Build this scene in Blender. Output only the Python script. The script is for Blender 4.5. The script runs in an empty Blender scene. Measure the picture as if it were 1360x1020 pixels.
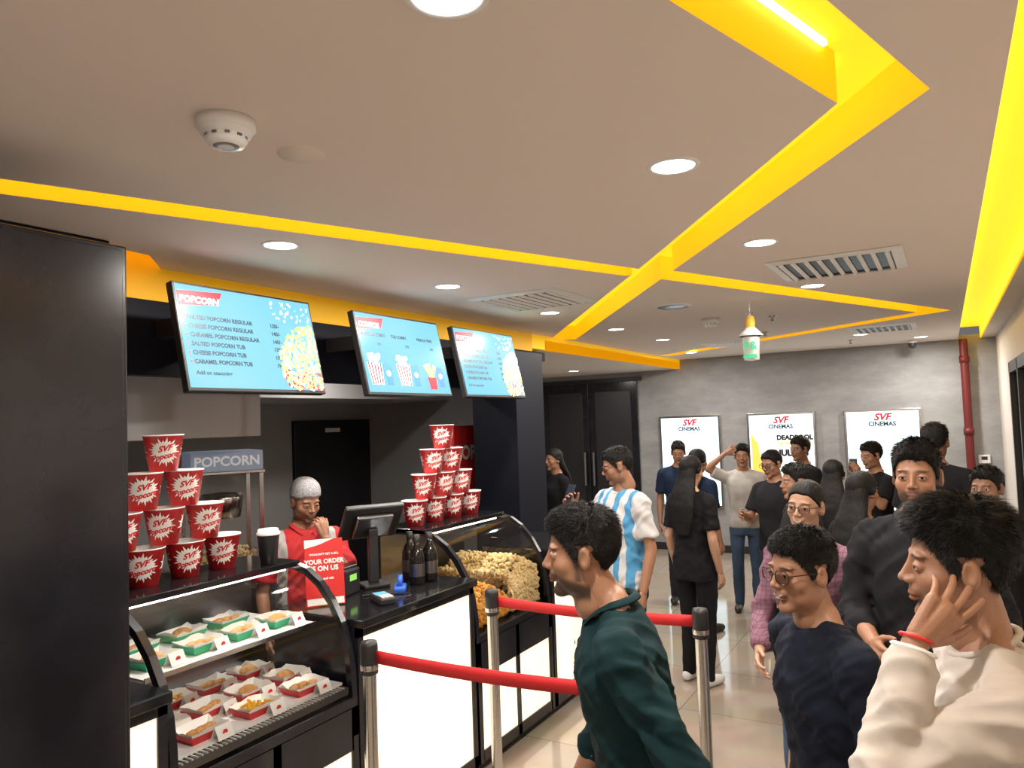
import bpy, bmesh, math, random
import numpy as np
from mathutils import Vector, Matrix, noise
random.seed(7); rng=np.random.RandomState(5)
scene=bpy.context.scene
try: scene.view_settings.view_transform='Standard'
except Exception: pass
COL=bpy.context.collection

# ---------------------------------------------------------------- materials
def mat(name,color,rough=.5,metal=0,emis=None,estr=0,bump=0,bscale=30,spec=.5,var=0,stretch=None):
    m=bpy.data.materials.new(name); m.use_nodes=True
    nt=m.node_tree; b=nt.nodes["Principled BSDF"]
    b.inputs["Base Color"].default_value=(*color,1); b.inputs["Roughness"].default_value=rough
    b.inputs["Metallic"].default_value=metal; b.inputs["Specular IOR Level"].default_value=spec
    if emis: b.inputs["Emission Color"].default_value=(*emis,1); b.inputs["Emission Strength"].default_value=estr
    if bump or var:
        tc=nt.nodes.new("ShaderNodeTexCoord"); mp=nt.nodes.new("ShaderNodeMapping")
        n=nt.nodes.new("ShaderNodeTexNoise"); n.inputs["Scale"].default_value=bscale; n.inputs["Detail"].default_value=5
        nt.links.new(tc.outputs["Object"],mp.inputs[0]); nt.links.new(mp.outputs[0],n.inputs["Vector"])
        if stretch: mp.inputs["Scale"].default_value=stretch
        if bump:
            bp=nt.nodes.new("ShaderNodeBump"); bp.inputs["Strength"].default_value=bump; bp.inputs["Distance"].default_value=.01
            nt.links.new(n.outputs["Fac"],bp.inputs["Height"]); nt.links.new(bp.outputs[0],b.inputs["Normal"])
        if var:
            r=nt.nodes.new("ShaderNodeValToRGB")
            r.color_ramp.elements[0].position=.3; r.color_ramp.elements[1].position=.7
            r.color_ramp.elements[0].color=(*[c*(1-var) for c in color],1); r.color_ramp.elements[1].color=(*[min(1,c*(1+var)) for c in color],1)
            nt.links.new(n.outputs["Fac"],r.inputs[0]); nt.links.new(r.outputs[0],b.inputs["Base Color"])
    return m
def glassmat(name,tint=(.97,.97,.96),refl=.12):
    m=bpy.data.materials.new(name); m.use_nodes=True; nt=m.node_tree; nt.nodes.clear()
    o=nt.nodes.new("ShaderNodeOutputMaterial"); mx=nt.nodes.new("ShaderNodeMixShader")
    t=nt.nodes.new("ShaderNodeBsdfTransparent"); t.inputs[0].default_value=(*tint,1)
    g=nt.nodes.new("ShaderNodeBsdfGlossy"); g.inputs["Roughness"].default_value=.03
    lw=nt.nodes.new("ShaderNodeLayerWeight"); lw.inputs[0].default_value=refl*2
    nt.links.new(lw.outputs["Fresnel"],mx.inputs[0]); nt.links.new(t.outputs[0],mx.inputs[1]); nt.links.new(g.outputs[0],mx.inputs[2]); nt.links.new(mx.outputs[0],o.inputs[0])
    return m
M={}
M['ceil']=mat("ceiling_paint",(.78,.695,.635),.85,bump=.02,bscale=60)
M['yellow']=mat("cove_yellow",(.85,.50,.008),.6,emis=(1,.57,.006),estr=.42)  # yellow cove paint; its LED-lit glow is put in as emission
M['yellowdim']=mat("cove_yellow_bulkhead",(.80,.43,.008),.6,emis=(1,.50,.006),estr=.20)  # same paint on the bulkhead, weaker emission stands in for dimmer LED light
M['yellow2']=mat("cove_yellow_top",(.9,.57,.012),.6,emis=(1,.65,.018),estr=.85)  # same paint, stronger emission stands in for light close to the strips
M['led']=mat("led_strip",(1,.9,.5),.5,emis=(1,.84,.32),estr=7)
M['black']=mat("black_laminate",(.012,.012,.016),.2,var=.3,bscale=6,spec=.5)
M['colblack']=mat("black_column_paint",(.008,.009,.015),.55,spec=.15)
M['blackm']=mat("black_satin",(.02,.02,.022),.45)
M['blacktop']=mat("black_granite",(.01,.01,.012),.1,var=.5,bscale=200,spec=.7)
M['wallg']=mat("grey_wall",(.33,.325,.32),.8,bump=.05,bscale=40,var=.05)
M['soffit']=mat("soffit_paint",(.5,.49,.49),.8)
M['beige']=mat("beige_wall",(.60,.55,.50),.8,var=.04,bscale=5)
M['panel']=mat("light_panel",(1,.95,.85),.4,emis=(1,.85,.62),estr=.92)
M['white']=mat("white_plastic",(.8,.8,.8),.4)
M['paper']=mat("white_card",(.82,.82,.80),.7)
M['steel']=mat("brushed_steel",(.62,.6,.58),.22,metal=1,bump=.05,bscale=80)
M['dsteel']=mat("dark_steel",(.25,.25,.26),.3,metal=1)
M['red']=mat("red_print",(.60,.018,.018),.4)
M['belt']=mat("red_webbing",(.66,.02,.025),.6,bump=.2,bscale=300)
M['lamp']=mat("downlight_diffuser",(1,1,1),.4,emis=(1,.97,.92),estr=11)
M['glass']=glassmat("clear_glass"); M['dglass']=glassmat("dark_glass",(.3,.32,.33),.2)
M['scr']=mat("screen_glow",(.02,.02,.02),.2,emis=(.24,.74,.95),estr=1.0)
M['poster']=mat("poster_backlight",(.1,.1,.1),.2,emis=(.74,.94,1),estr=2.0)
M['ink']=mat("dark_ink",(.01,.015,.03),.5); M['redlit']=mat("red_lit_print",(.5,.0,.01),.5,emis=(.75,.0,.02),estr=.6)
M['whitelit']=mat("white_lit_print",(.9,.9,.9),.5,emis=(1,1,1),estr=.8)
M['yellowlit']=mat("yellow_lit_print",(.8,.6,.1),.5,emis=(.9,.62,.12),estr=.5)
M['greenlit']=mat("green_lit_print",(.2,.6,.1),.5,emis=(.35,.65,.15),estr=.5)
M['bluelit']=mat("blue_lit_print",(.02,.1,.5),.5,emis=(.02,.13,.6),estr=.8)
M['redpipe']=mat("red_pipe_paint",(.13,.010,.010),.5)
M['popcorn']=mat("popcorn",(.90,.72,.40),.7,var=.12,bscale=60)
M['popcorn2']=mat("popcorn_caramel",(.85,.44,.07),.6,var=.2,bscale=60)
M['green']=mat("green_card",(.03,.4,.2),.6); M['bun']=mat("baked_bread",(.60,.30,.10),.6,var=.3,bscale=50)
M['fries']=mat("yellow_snack",(.85,.42,.03),.5,var=.3,bscale=80)
M['blue']=mat("blue_plastic",(.03,.12,.6),.4)
def floor_mat():
    m=bpy.data.materials.new("polished_floor_tile"); m.use_nodes=True; nt=m.node_tree; b=nt.nodes["Principled BSDF"]
    tc=nt.nodes.new("ShaderNodeTexCoord"); br=nt.nodes.new("ShaderNodeTexBrick"); br.offset=0
    br.inputs["Scale"].default_value=1; br.inputs["Brick Width"].default_value=.8; br.inputs["Row Height"].default_value=.8; br.inputs["Mortar Size"].default_value=.003
    br.inputs["Color1"].default_value=(.42,.35,.28,1); br.inputs["Color2"].default_value=(.45,.38,.31,1); br.inputs["Mortar"].default_value=(.2,.17,.14,1)
    n=nt.nodes.new("ShaderNodeTexNoise"); n.inputs["Scale"].default_value=2.5; n.inputs["Detail"].default_value=8
    mx=nt.nodes.new("ShaderNodeMixRGB"); mx.blend_type='MULTIPLY'; mx.inputs[0].default_value=.4
    nt.links.new(tc.outputs["Object"],br.inputs[0]); nt.links.new(tc.outputs["Object"],n.inputs["Vector"])
    nt.links.new(br.outputs[0],mx.inputs[1]); nt.links.new(n.outputs["Color"],mx.inputs[2]); nt.links.new(mx.outputs[0],b.inputs["Base Color"])
    b.inputs["Roughness"].default_value=.08; b.inputs["Specular IOR Level"].default_value=.8; return m
M['floor']=floor_mat()
def farwall_mat():
    m=bpy.data.materials.new("patchy_concrete_wall"); m.use_nodes=True; nt=m.node_tree; b=nt.nodes["Principled BSDF"]
    tc=nt.nodes.new("ShaderNodeTexCoord"); mp=nt.nodes.new("ShaderNodeMapping"); mp.inputs["Scale"].default_value=(1,1,2.5)
    n=nt.nodes.new("ShaderNodeTexNoise"); n.inputs["Scale"].default_value=1.6; n.inputs["Detail"].default_value=8; n.inputs["Roughness"].default_value=.7
    r=nt.nodes.new("ShaderNodeValToRGB"); r.color_ramp.elements[0].position=.35; r.color_ramp.elements[1].position=.65
    r.color_ramp.elements[0].color=(.25,.255,.26,1); r.color_ramp.elements[1].color=(.36,.365,.37,1)
    nt.links.new(tc.outputs["Object"],mp.inputs[0]); nt.links.new(mp.outputs[0],n.inputs["Vector"]); nt.links.new(n.outputs["Fac"],r.inputs[0]); nt.links.new(r.outputs[0],b.inputs["Base Color"])
    b.inputs["Roughness"].default_value=.7; return m
M['farwall']=farwall_mat()

# ---------------------------------------------------------------- helpers
def link(o,parent=None):
    COL.objects.link(o)
    if parent is not None: o.parent=parent
    return o
def empty(name,loc=(0,0,0),rz=0,s=1):
    e=bpy.data.objects.new(name,None); e.location=loc; e.rotation_euler=(0,0,rz); e.scale=(s,s,s); e.empty_display_size=.1
    COL.objects.link(e); return e
def meshobj(name,V,F,mats,parent=None,smooth=False,mi=None):
    me=bpy.data.meshes.new(name); me.from_pydata([tuple(v) for v in V],[],F); me.update()
    if not isinstance(mats,(list,tuple)): mats=[mats]
    for m in mats: me.materials.append(m)
    if mi is not None:
        for p,i in zip(me.polygons,mi): p.material_index=i
    if smooth:
        me.polygons.foreach_set("use_smooth",[True]*len(me.polygons))
    o=bpy.data.objects.new(name,me); return link(o,parent)
def box(name,x0,x1,y0,y1,z0,z1,m,parent=None,bev=0):
    V=[(x,y,z) for x in (x0,x1) for y in (y0,y1) for z in (z0,z1)]
    F=[(0,1,3,2),(4,6,7,5),(0,4,5,1),(2,3,7,6),(0,2,6,4),(1,5,7,3)]
    o=meshobj(name,V,F,m,parent)
    if bev:
        b=o.modifiers.new("b",'BEVEL'); b.width=bev; b.segments=2
    return o
def lathe(name,prof,m,parent=None,loc=(0,0,0),n=32,mis=None,rot=None):
    V=[];F=[];mi=[]
    for (r,z) in prof:
        for i in range(n):
            a=2*math.pi*i/n; V.append((r*math.cos(a),r*math.sin(a),z))
    for k in range(len(prof)-1):
        for i in range(n):
            F.append((k*n+i,k*n+(i+1)%n,(k+1)*n+(i+1)%n,(k+1)*n+i)); mi.append(mis[k] if mis else 0)
    o=meshobj(name,V,F,m,parent,True,mi); o.location=loc
    if rot: o.rotation_euler=rot
    return o
def prism(name,poly,z0,z1,m,parent=None):
    n=len(poly); V=[(x,y,z0) for x,y in poly]+[(x,y,z1) for x,y in poly]
    F=[tuple(range(n-1,-1,-1)),tuple(range(n,2*n))]+[(i,(i+1)%n,n+(i+1)%n,n+i) for i in range(n)]
    o=meshobj(name,V,F,m,parent)
    bm=bmesh.new(); bm.from_mesh(o.data); bmesh.ops.recalc_face_normals(bm,faces=bm.faces); bm.to_mesh(o.data); bm.free()
    return o
def textmesh(body,size,ax='LEFT',bold=.0,shear=0):
    c=bpy.data.curves.new("t","FONT"); c.body=body; c.size=size; c.align_x=ax; c.offset=bold; c.shear=shear; c.resolution_u=3
    o=bpy.data.objects.new("t",c); COL.objects.link(o)
    dg=bpy.context.evaluated_depsgraph_get(); dg.update()
    me=bpy.data.meshes.new_from_object(o.evaluated_get(dg)); bpy.data.objects.remove(o); me.materials.clear(); return me
def text(name,body,size,m,parent,x,y,z,ax='LEFT',bold=0.002,shear=0,rot=(math.pi/2,0,0)):
    me=textmesh(body,size,ax,bold*size*10,shear); me.materials.append(m)
    o=bpy.data.objects.new(name,me); o.location=(x,y,z); o.rotation_euler=rot; return link(o,parent)

# ---------------------------------------------------------------- camera
f=990.;yaw=math.radians(30.1);p=math.radians(2.9);r=math.radians(2.0);H=1.9
Fv=Vector((-math.sin(yaw)*math.cos(p),math.cos(yaw)*math.cos(p),math.sin(p)))
r0=Vector((math.cos(yaw),math.sin(yaw),0)); u0=r0.cross(Fv)
Rv=math.cos(r)*r0-math.sin(r)*u0; Uv=math.sin(r)*r0+math.cos(r)*u0
cam=bpy.data.cameras.new("camera"); cam.sensor_width=36; cam.lens=f/1360*36; cam.clip_start=.05
co=bpy.data.objects.new("camera",cam); COL.objects.link(co)
mw=Matrix((( Rv.x,Uv.x,-Fv.x,0),(Rv.y,Uv.y,-Fv.y,0),(Rv.z,Uv.z,-Fv.z,H),(0,0,0,1))); co.matrix_world=mw
scene.camera=co

# ---------------------------------------------------------------- room shell
D=10.4; CZ=2.7
box("floor",-6.2,1.5,-2.6,D+.1,-.1,0,M['floor'])
ceil=box("ceiling",-3.25,.17,-2.5,D,CZ,CZ+.14,M['ceil'])
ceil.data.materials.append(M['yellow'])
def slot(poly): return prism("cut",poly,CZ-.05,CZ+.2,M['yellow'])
def strip(a,b,w,side,ext0=0,ext1=0):
    a=Vector(a);b=Vector(b);d=(b-a).normalized();n=Vector((-d.y,d.x))*side
    a=a-d*ext0;b=b+d*ext1
    return [tuple(a),tuple(b),tuple(b+n*w),tuple(a+n*w)]
cuts=[]
cuts.append(strip((-2.92,.07),(-1.36,3.88),.17,1,ext0=0))
cuts.append([(-.20,2.09),(-.62,.70),(-1.1,-.9),(-.90,-.96),(-.42,.62),(.01,2.13),(-3.16,6.75),(-3.34,6.55),(-1.3,3.68)])
cuts.append(strip((-1.28,3.92),(.08,7.18),.2,1))
cuts.append(strip((.08,7.18),(-3.1,9.6),.2,1,ext0=.0))
cuts.append([(-3.02,1.84),(-3.04,2.05),(-3.3,2.3),(-3.3,1.84)])
cutobs=[]
for i,poly in enumerate(cuts):
    c=slot(poly); cutobs.append(c)
    md=ceil.modifiers.new("c%d"%i,'BOOLEAN'); md.operation='DIFFERENCE'; md.object=c; md.solver='EXACT'
    try: md.material_mode='TRANSFER'
    except Exception: pass
dg=bpy.context.evaluated_depsgraph_get()
me=bpy.data.meshes.new_from_object(ceil.evaluated_get(dg)); ceil.modifiers.clear(); ceil.data=me
for c in cutobs: bpy.data.objects.remove(c)
cl=empty("ceiling_cove")
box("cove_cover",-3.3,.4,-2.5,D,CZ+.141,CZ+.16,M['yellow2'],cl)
def ledline(a,b,w=.012):
    a=Vector(a);b=Vector(b);d=(b-a).normalized();n=Vector((-d.y,d.x))*w
    prism("led_strip",[tuple(a),tuple(b),tuple(b+n),tuple(a+n)],CZ+.128,CZ+.14,M['led'],cl)
ledline((-.22,2.13),(-3.0,6.06),-.012); ledline((-2.85,.2),(-1.45,3.7),.012); ledline((-1.22,4.05),(0.02,7.05),.012); ledline((-.1,7.35),(-2.9,9.46),-.012)
ledline((-.60,.76),(-.22,2.02),-.012)
box("ceiling_right",.40,.6,-2.5,D,CZ,CZ+.14,M['beige'])
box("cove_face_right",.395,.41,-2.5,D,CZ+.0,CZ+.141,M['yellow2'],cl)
ledline((.18,-2.4),(.18,10.2),-.012)
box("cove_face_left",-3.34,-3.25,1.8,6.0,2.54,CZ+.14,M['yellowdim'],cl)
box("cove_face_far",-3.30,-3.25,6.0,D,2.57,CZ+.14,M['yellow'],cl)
box("trim_header",-3.34,-3.252,1.80,5.05,2.18,2.54,M['colblack'])
box("trim_header_side",-3.34,-3.252,5.05,6.25,2.46,2.54,M['colblack'])
box("ceiling_lobby_low",-6.1,-3.25,6.25,D,2.57,2.66,M['ceil'])
# kitchen
box("ceiling_kitchen",-5.4,-3.34,-.5,6.25,2.5,2.6,M['wallg'])
box("wall_kitchen",-5.4,-5.3,-.5,6.25,0,2.6,M['wallg'])
box("wall_kitchen_end",-5.4,-3.36,6.15,6.25,0,2.6,M['wallg'])
box("wall_kitchen_side",-3.38,-3.31,5.52,6.25,0,2.46,M['colblack'])
box("wall_kitchen_near",-5.4,-3.5,-.6,-.5,0,2.6,M['wallg'])
box("trim_soffit",-5.3,-3.6,2.0,3.15,1.87,2.5,M['soffit'])
box("trim_soffit_low",-5.3,-4.3,3.15,6.15,2.14,2.5,M['soffit'])
d2=empty("door_1"); box("leaf",-5.3,-5.26,5.0,6.05,0,1.98,M['black'],d2,.004)
lathe("handle",[(0,0),(.012,0),(.012,.12),(0,.12)],M['steel'],d2,(-5.23,5.12,1.0)); box("exit_plate",-5.26,-5.255,5.4,5.6,1.86,1.90,M['paper'],d2)
box("column_left",-3.5,-2.93,-.6,1.80,0,CZ,M['colblack'],None,.004)
box("column_right",-3.31,-2.90,5.06,5.52,0,2.46,M['colblack'],None,.004)
e=empty("black_tall_cabinet"); box("carcass",-2.66,-2.06,.15,1.318,.06,2.455,M['black'],e,.006); box("plinth",-2.64,-2.09,.17,1.30,0,.06,M['blackm'],e)
box("door_a",-2.06,-2.052,.17,.73,.08,2.44,M['black'],e,.003); box("door_b",-2.06,-2.052,.74,1.30,.08,2.44,M['black'],e,.003)
# far wall
box("wall_far",-6.2,.65,D,D+.1,0,2.75,M['farwall'])
box("wall_left",-6.2,-6.1,6.25,D,0,2.7,M['wallg'])
box("wall_back",-3.5,.65,-2.6,-2.5,0,2.85,M['beige'])
box("wall_back_left",-3.6,-3.5,-2.6,-.5,0,2.85,M['beige'])
dd=empty("door_2")
for k,(a,b) in enumerate([(-5.45,-4.68),(-4.67,-3.9)]):
    box("leaf_%d"%k,a,b,D-.04,D-.002,0,2.44,M['black'],dd,.006)
    box("inset_%d"%k,a+.1,b-.1,D-.05,D-.04,.3,2.3,M['blackm'],dd,.004)
    box("pull_%d"%k,(b-.08 if k==0 else a+.05),(b-.05 if k==0 else a+.08),D-.1,D-.07,.9,1.4,M['steel'],dd,.005)
box("frame",-5.52,-3.83,D-.03,D-.002,2.44,2.5,M['blackm'],dd)
box("wall_right",.55,.65,-2.5,5.6,0,CZ+.14,M['beige'])
box("wall_right_far",.55,.65,8.6,D,0,CZ+.14,M['beige'])
box("wall_right_lintel",.55,.65,5.6,8.6,2.3,CZ+.14,M['beige'])
wn=empty("door_3")
for y in (5.6,6.6,7.6,8.5): box("frame_post",.54,.62,y,y+.08,0,2.3,M['blackm'],wn,.004)
box("frame_top",.54,.62,5.6,8.58,2.2,2.3,M['blackm'],wn); box("pane",.58,.59,5.68,8.5,.02,2.2,M['dglass'],wn)
box("wall_beyond_glass",1.3,1.4,5,9.5,0,2.6,M['wallg'])
box("baseboard_far",-3.8,.55,D-.015,D,0,.1,M['blackm'])
rp=empty("fire_pipe"); lathe("riser",[(.045,0),(.045,2.69)],M['redpipe'],rp,(.22,D-.12,0))
for z in (.6,1.6,2.45): lathe("coupling",[(.045,z-.04),(.055,z-.04),(.055,z+.04),(.045,z+.04)],M['redpipe'],rp,(.22,D-.12,0))
th=empty("thermostat"); box("case",.30,.42,D-.03,D-.001,1.22,1.32,M['white'],th,.006); box("display",.33,.39,D-.033,D-.03,1.26,1.30,M['ink'],th)
for k,(a,b) in enumerate([(-3.57,-2.70),(-2.34,-1.47),(-1.13,-.26)]):
    e=empty("poster_lightbox",((a+b)/2,D-.004,0)); w=(b-a)/2
    box("back",-w,w,-.06,0,.62,1.90,M['steel'],e,.006); box("lit_face",-w+.03,w-.03,-.065,-.06,.65,1.87,M['poster'],e)
    text("logo","SVF",.12,M['redlit'],e,0,-.068,1.76,'CENTER',.004,.3); text("label","CINEMAS",.075,M['ink'],e,0,-.068,1.69,'CENTER',.004)
    if k==1:
        meshobj("artwork",[(-w+.03,-.067,1.66),(w-.03,-.067,1.66),(w-.03,-.067,1.1),(.0,-.067,.7),(-w+.03,-.067,.7)],[(0,4,3,2,1)],M['whitelit'],e)
        text("title","DEADPOOL",.085,M['ink'],e,.17,-.072,1.54,'CENTER',.006); text("title_b","& WOLVERINE",.06,M['yellowlit'],e,.18,-.072,1.47,'CENTER',.005)
        text("date","JULY 26",.11,M['ink'],e,.15,-.072,1.33,'CENTER',.006)
        meshobj("figure",[(-w+.05,-.069,1.62),(-.30,-.069,1.5),(-.26,-.069,1.2),(-.1,-.069,.8),(-w+.05,-.069,.8)],[(0,4,3,2,1)],M['yellowlit'],e)

# ---------------------------------------------------------------- ceiling fittings
for (x,y,z) in [(-.71,2.3,CZ),(-2.45,2.27,CZ),(-2.46,3.54,CZ),(-.71,3.59,CZ),(-.69,5.05,CZ),(-2.5,4.91,CZ),(-2.52,6.25,CZ),(-2.51,7.49,CZ),(-2.75,9.3,CZ),(-.74,8.7,CZ),(-.2,9.6,CZ),(-.76,1.12,CZ),(-2.3,.1,CZ),(-.3,-1.0,CZ),(-4.4,9.3,2.57),(-4.2,1.5,2.5),(-3.8,4.2,2.5)]:  # the two downlights beside and behind the camera are unseen, added as fill
    e=empty("recessed_downlight",(x,y,z))
    lathe("trim_ring",[(.066,-.001),(.07,-.006),(.082,-.004),(.084,0)],M['white'],e)
    lathe("diffuser",[(0,-.004),(.067,-.004)],M['lamp'],e)
    l=bpy.data.lights.new("downlight_lamp",'AREA'); l.shape='DISK'; l.size=.13; l.energy=25; l.color=(1,.94,.87)
    if z<2.6: l.energy=11
    lo=bpy.data.objects.new("lamp",l); lo.location=(0,0,-.015); link(lo,e)
def detector(x,y,nm):
    e=empty(nm,(x,y,CZ))
    lathe("base",[(0,0),(.072,0),(.074,-.022),(.068,-.028),(.066,-.03)],M['white'],e)
    lathe("body",[(.066,-.028),(.062,-.04),(.05,-.043),(.05,-.05),(.054,-.052),(.045,-.066),(.02,-.07),(0,-.07)],M['white'],e)
    for i in range(10):
        a=i*math.tau/10; o=box("vent",.046,.053,-.006,.006,-.05,-.044,M['dsteel'],e); o.rotation_euler=(0,0,a)
    lathe("slot_ring",[(.02,-.0705),(.03,-.069),(.032,-.0685)],M['dsteel'],e)
detector(-1.56,1.27,"smoke_detector"); detector(-1.66,6.2,"smoke_detector")
e=empty("ceiling_access_plate",(-1.58,1.55,CZ)); lathe("plate",[(0,-.005),(.066,-.005),(.069,0)],M['ceil'],e)
e=empty("ceiling_speaker",(-1.67,5.25,CZ)); lathe("grille",[(0,-.008),(.11,-.008),(.125,0)],M['dsteel'],e); lathe("rim",[(.11,-.01),(.13,-.006),(.132,0)],M['white'],e)
def diffuser(cx,cy,w):
    e=empty("air_diffuser",(cx,cy,CZ))
    def ring(o,i,z0,z1,nm,m):
        V=[(sx*o,sy*o,z0) for sx,sy in ((-1,-1),(1,-1),(1,1),(-1,1))]+[(sx*i,sy*i,z1) for sx,sy in ((-1,-1),(1,-1),(1,1),(-1,1))]
        meshobj(nm,V,[(k,(k+1)%4,4+(k+1)%4,4+k) for k in range(4)],m,e)
    box("dark_throat",-w*.86,w*.86,-w*.86,w*.86,-.003,-.001,M['blackm'],e)
    ring(w,w*.84,-.002,-.014,"flange",M['white'])
    for k in range(9):
        x=-w*.78+k*w*.195
        o=box("blade_%d"%k,-.004,.004,-w*.84,w*.84,-.011,.011,M['white'],e); o.location=(x,0,-.012); o.rotation_euler=(0,math.radians(55),0)
diffuser(-.47,4.43,.33); diffuser(-2.33,4.32,.33); diffuser(-.5,8.2,.3); diffuser(-2.1,8.5,.25)
e=empty("security_camera",(-.3,10.0,CZ)); lathe("mount",[(0,0),(.05,0),(.05,-.03),(.03,-.04)],M['white'],e); lathe("dome",[(.045,-.03),(.045,-.06),(.03,-.09),(0,-.1)],M['blackm'],e)
for (x,y) in ((-1.2,6.4),(-1.5,7.6),(-.9,9.3)):
    e=empty("fire_sprinkler",(x,y,CZ-.001)); lathe("head",[(.03,0),(.03,-.008),(.012,-.01),(.012,-.04),(.022,-.042),(.022,-.045),(0,-.045)],M['steel'],e)
e=empty("hanging_lantern",(-1.17,5.43,CZ))
lathe("cord",[(.003,0),(.003,-.1)],M['white'],e); lathe("ring",[(.02,-.08),(.024,-.085),(.02,-.09)],M['steel'],e)
lathe("lantern",[(0,-.1),(.025,-.11),(.035,-.15),(.03,-.19),(.06,-.22),(.085,-.25),(.06,-.26),(.052,-.42),(0,-.43)],[M['glass'],M['fries'],M['paper']],e,n=20,mis=[2,1,1,2,2,0,2,2])
box("label_green",-.045,.045,-.060,-.055,-.41,-.385,M['green'],e); text("label_text","P&",.08,M['green'],e,-.04,-.062,-.35)

# ---------------------------------------------------------------- menu screens
def disks(name,pts,mats,parent,y,n=8):
    V=[];F=[];mi=[]
    for (x,z,r_,k) in pts:
        b=len(V); V+= [(x+r_*math.cos(i*math.tau/n),y-random.random()*.0006,z+r_*math.sin(i*math.tau/n)) for i in range(n)]; F.append(tuple(range(b,b+n))); mi.append(k)
    return meshobj(name,V,F,mats,parent,False,mi)
def flat(name,pts,y,m,parent): return meshobj(name,[(x,y,z) for x,z in pts],[tuple(range(len(pts)))],m,parent)
def screen(yc,kind):
    e=empty("menu_screen",(-2.87,yc,2.565),math.pi/2)
    t=bpy.data.objects.new("tilt",None); t.rotation_euler=(math.radians(-13),0,0); link(t,e)
    W=.405;Hh=.50
    box("housing",-W,W,0,.04,-Hh,0,M['blackm'],t,.005); box("display",-W+.012,W-.012,-.002,0,-Hh+.016,-.012,M['scr'],t)
    for sx in (-.2,.2): box("bracket",sx-.02,sx+.02,.02,.382,-.20,-.12,M['blackm'],e)
    flat("header_flag",[(-W+.015,-.112),(-W+.22,-.092),(-W+.255,-.028),(-W+.015,-.042)],-.003,M['redlit'],t)
    y=-.004
    text("heading",{"a":"POPCORN","b":"COMBOS"}[kind],.043,M['whitelit'],t,-W+.022,y,-.093,'LEFT',.004,.2)
    if kind=="a":
        for i,(l,pz) in enumerate([("SALTED POPCORN REGULAR","120/-"),("CHEESE POPCORN REGULAR","140/-"),("CARAMEL POPCORN REGULAR","140/-"),("SALTED POPCORN TUB","170/-"),("CHEESE POPCORN TUB","190/-"),("CARAMEL POPCORN TUB","190/-")]):
            z=-.170-i*.041
            text("item_%d"%i,l,.0268,M['ink'],t,-W+.05,y,z,'LEFT',.004); text("price_%d"%i,pz,.0268,M['ink'],t,.16,y,z,'RIGHT',.004)
            disks("dot",[(-W+.035,z+.008,.005,0)],[M['redlit']],t,y)
        text("note","Add on seasoning",.026,M['ink'],t,-W+.05,y,-.425)
        pts=[]
        while len(pts)<620:
            x=random.uniform(.12,.39); z=random.uniform(-.482,-.12)
            if ((x-.38)/.25)**2+((z+.36)/.22)**2<1 and x<.39: pts.append((x,z,random.uniform(.005,.010),random.choice([0,0,0,1,3] if z<-.38 else [0,2,2,3,0])))
        disks("popcorn_picture",pts,[M['yellowlit'],M['redlit'],M['greenlit'],M['whitelit']],t,-.004)
        disks("loose_popcorn",[(random.uniform(.12,.38),random.uniform(-.13,-.03),random.uniform(.003,.007),0) for _ in range(40)],[M['whitelit']],t,-.004)
    else:
        for i,(l,x) in enumerate([("REGULAR COMBO",-.37),("TUB COMBO",-.11),("FRENCH FRIES",.14)]):
            text("item_%d"%i,l,.025,M['ink'],t,x,y,-.145,'LEFT',.004); text("price_%d"%i,["350","370","360"][i],.024,M['ink'],t,x+.12,y,-.20)
            if i<2:
                bx=x+.06; flat("tub",[(bx-.05,-.44),(bx+.05,-.44),(bx+.065,-.31),(bx-.065,-.31)],-.004,M['whitelit'],t)
                for q in range(5): flat("stripe",[(bx-.045+q*.02,-.44),(bx-.035+q*.02,-.44),(bx-.045+q*.026,-.31),(bx-.058+q*.026,-.31)],-.0045,M['redlit'],t)
                disks("kernels",[(bx+random.uniform(-.05,.05),-.29+random.uniform(-.02,.03),.012,0) for _ in range(25)],[M['whitelit']],t,-.005)
                cx=bx+.11
            else:
                for q in range(14):
                    a=random.uniform(-.6,.6); x0=x+.07; flat("fry",[(x0,-.40),(x0+.01,-.40),(x0+.01+.11*math.sin(a),-.40+.11*math.cos(a)),(x0+.11*math.sin(a),-.40+.11*math.cos(a))],-.0042-q*.0001,M['yellowlit'],t)
                flat("fries_box",[(x+.04,-.46),(x+.11,-.46),(x+.12,-.38),(x+.03,-.38)],-.006,M['redlit'],t)
                cx=x+.17
            flat("cup",[(cx-.026,-.44),(cx+.026,-.44),(cx+.034,-.31),(cx-.034,-.31)],-.0045,M['bluelit'],t)
            disks("cup_badge",[(cx,-.37,.018,0)],[M['whitelit']],t,-.005,16)
screen(2.44,"a"); screen(3.58,"b"); screen(4.56,"a")

# ---------------------------------------------------------------- counter
FX=-2.27
def counter(y0,y1,ztop,name,pz0=.12,pz1=.98,split=1,depth=.52):
    e=empty(name)
    box("plinth",FX-depth,FX-.05,y0,y1,0,.08,M['blackm'],e)
    box("carcass",FX-depth,FX-.02,y0,y1,.08,ztop-.04,M['black'],e)
    box("worktop",FX-depth-.01,FX+.03,y0,y1,ztop-.04,ztop,M['blacktop'],e,.005)
    w=(y1-y0)/split
    for k in range(split):
        a=y0+k*w
        box("light_panel_%d"%k,FX-.02,FX-.008,a+.035,a+w-.035,pz0,pz1,M['panel'],e)
        for (p0,p1) in ((a,a+.035),(a+w-.035,a+w)): box("stile",FX-.02,FX,p0,p1,.06,ztop-.04,M['black'],e)
    box("rail_low",FX-.02,FX,y0,y1,.06,pz0,M['black'],e); box("rail_top",FX-.02,FX,y0,y1,pz1,ztop-.04,M['black'],e)
    return e
counter(1.33,1.58,1.06,"service_counter")
counter(2.5,3.42,1.06,"service_counter")
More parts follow.
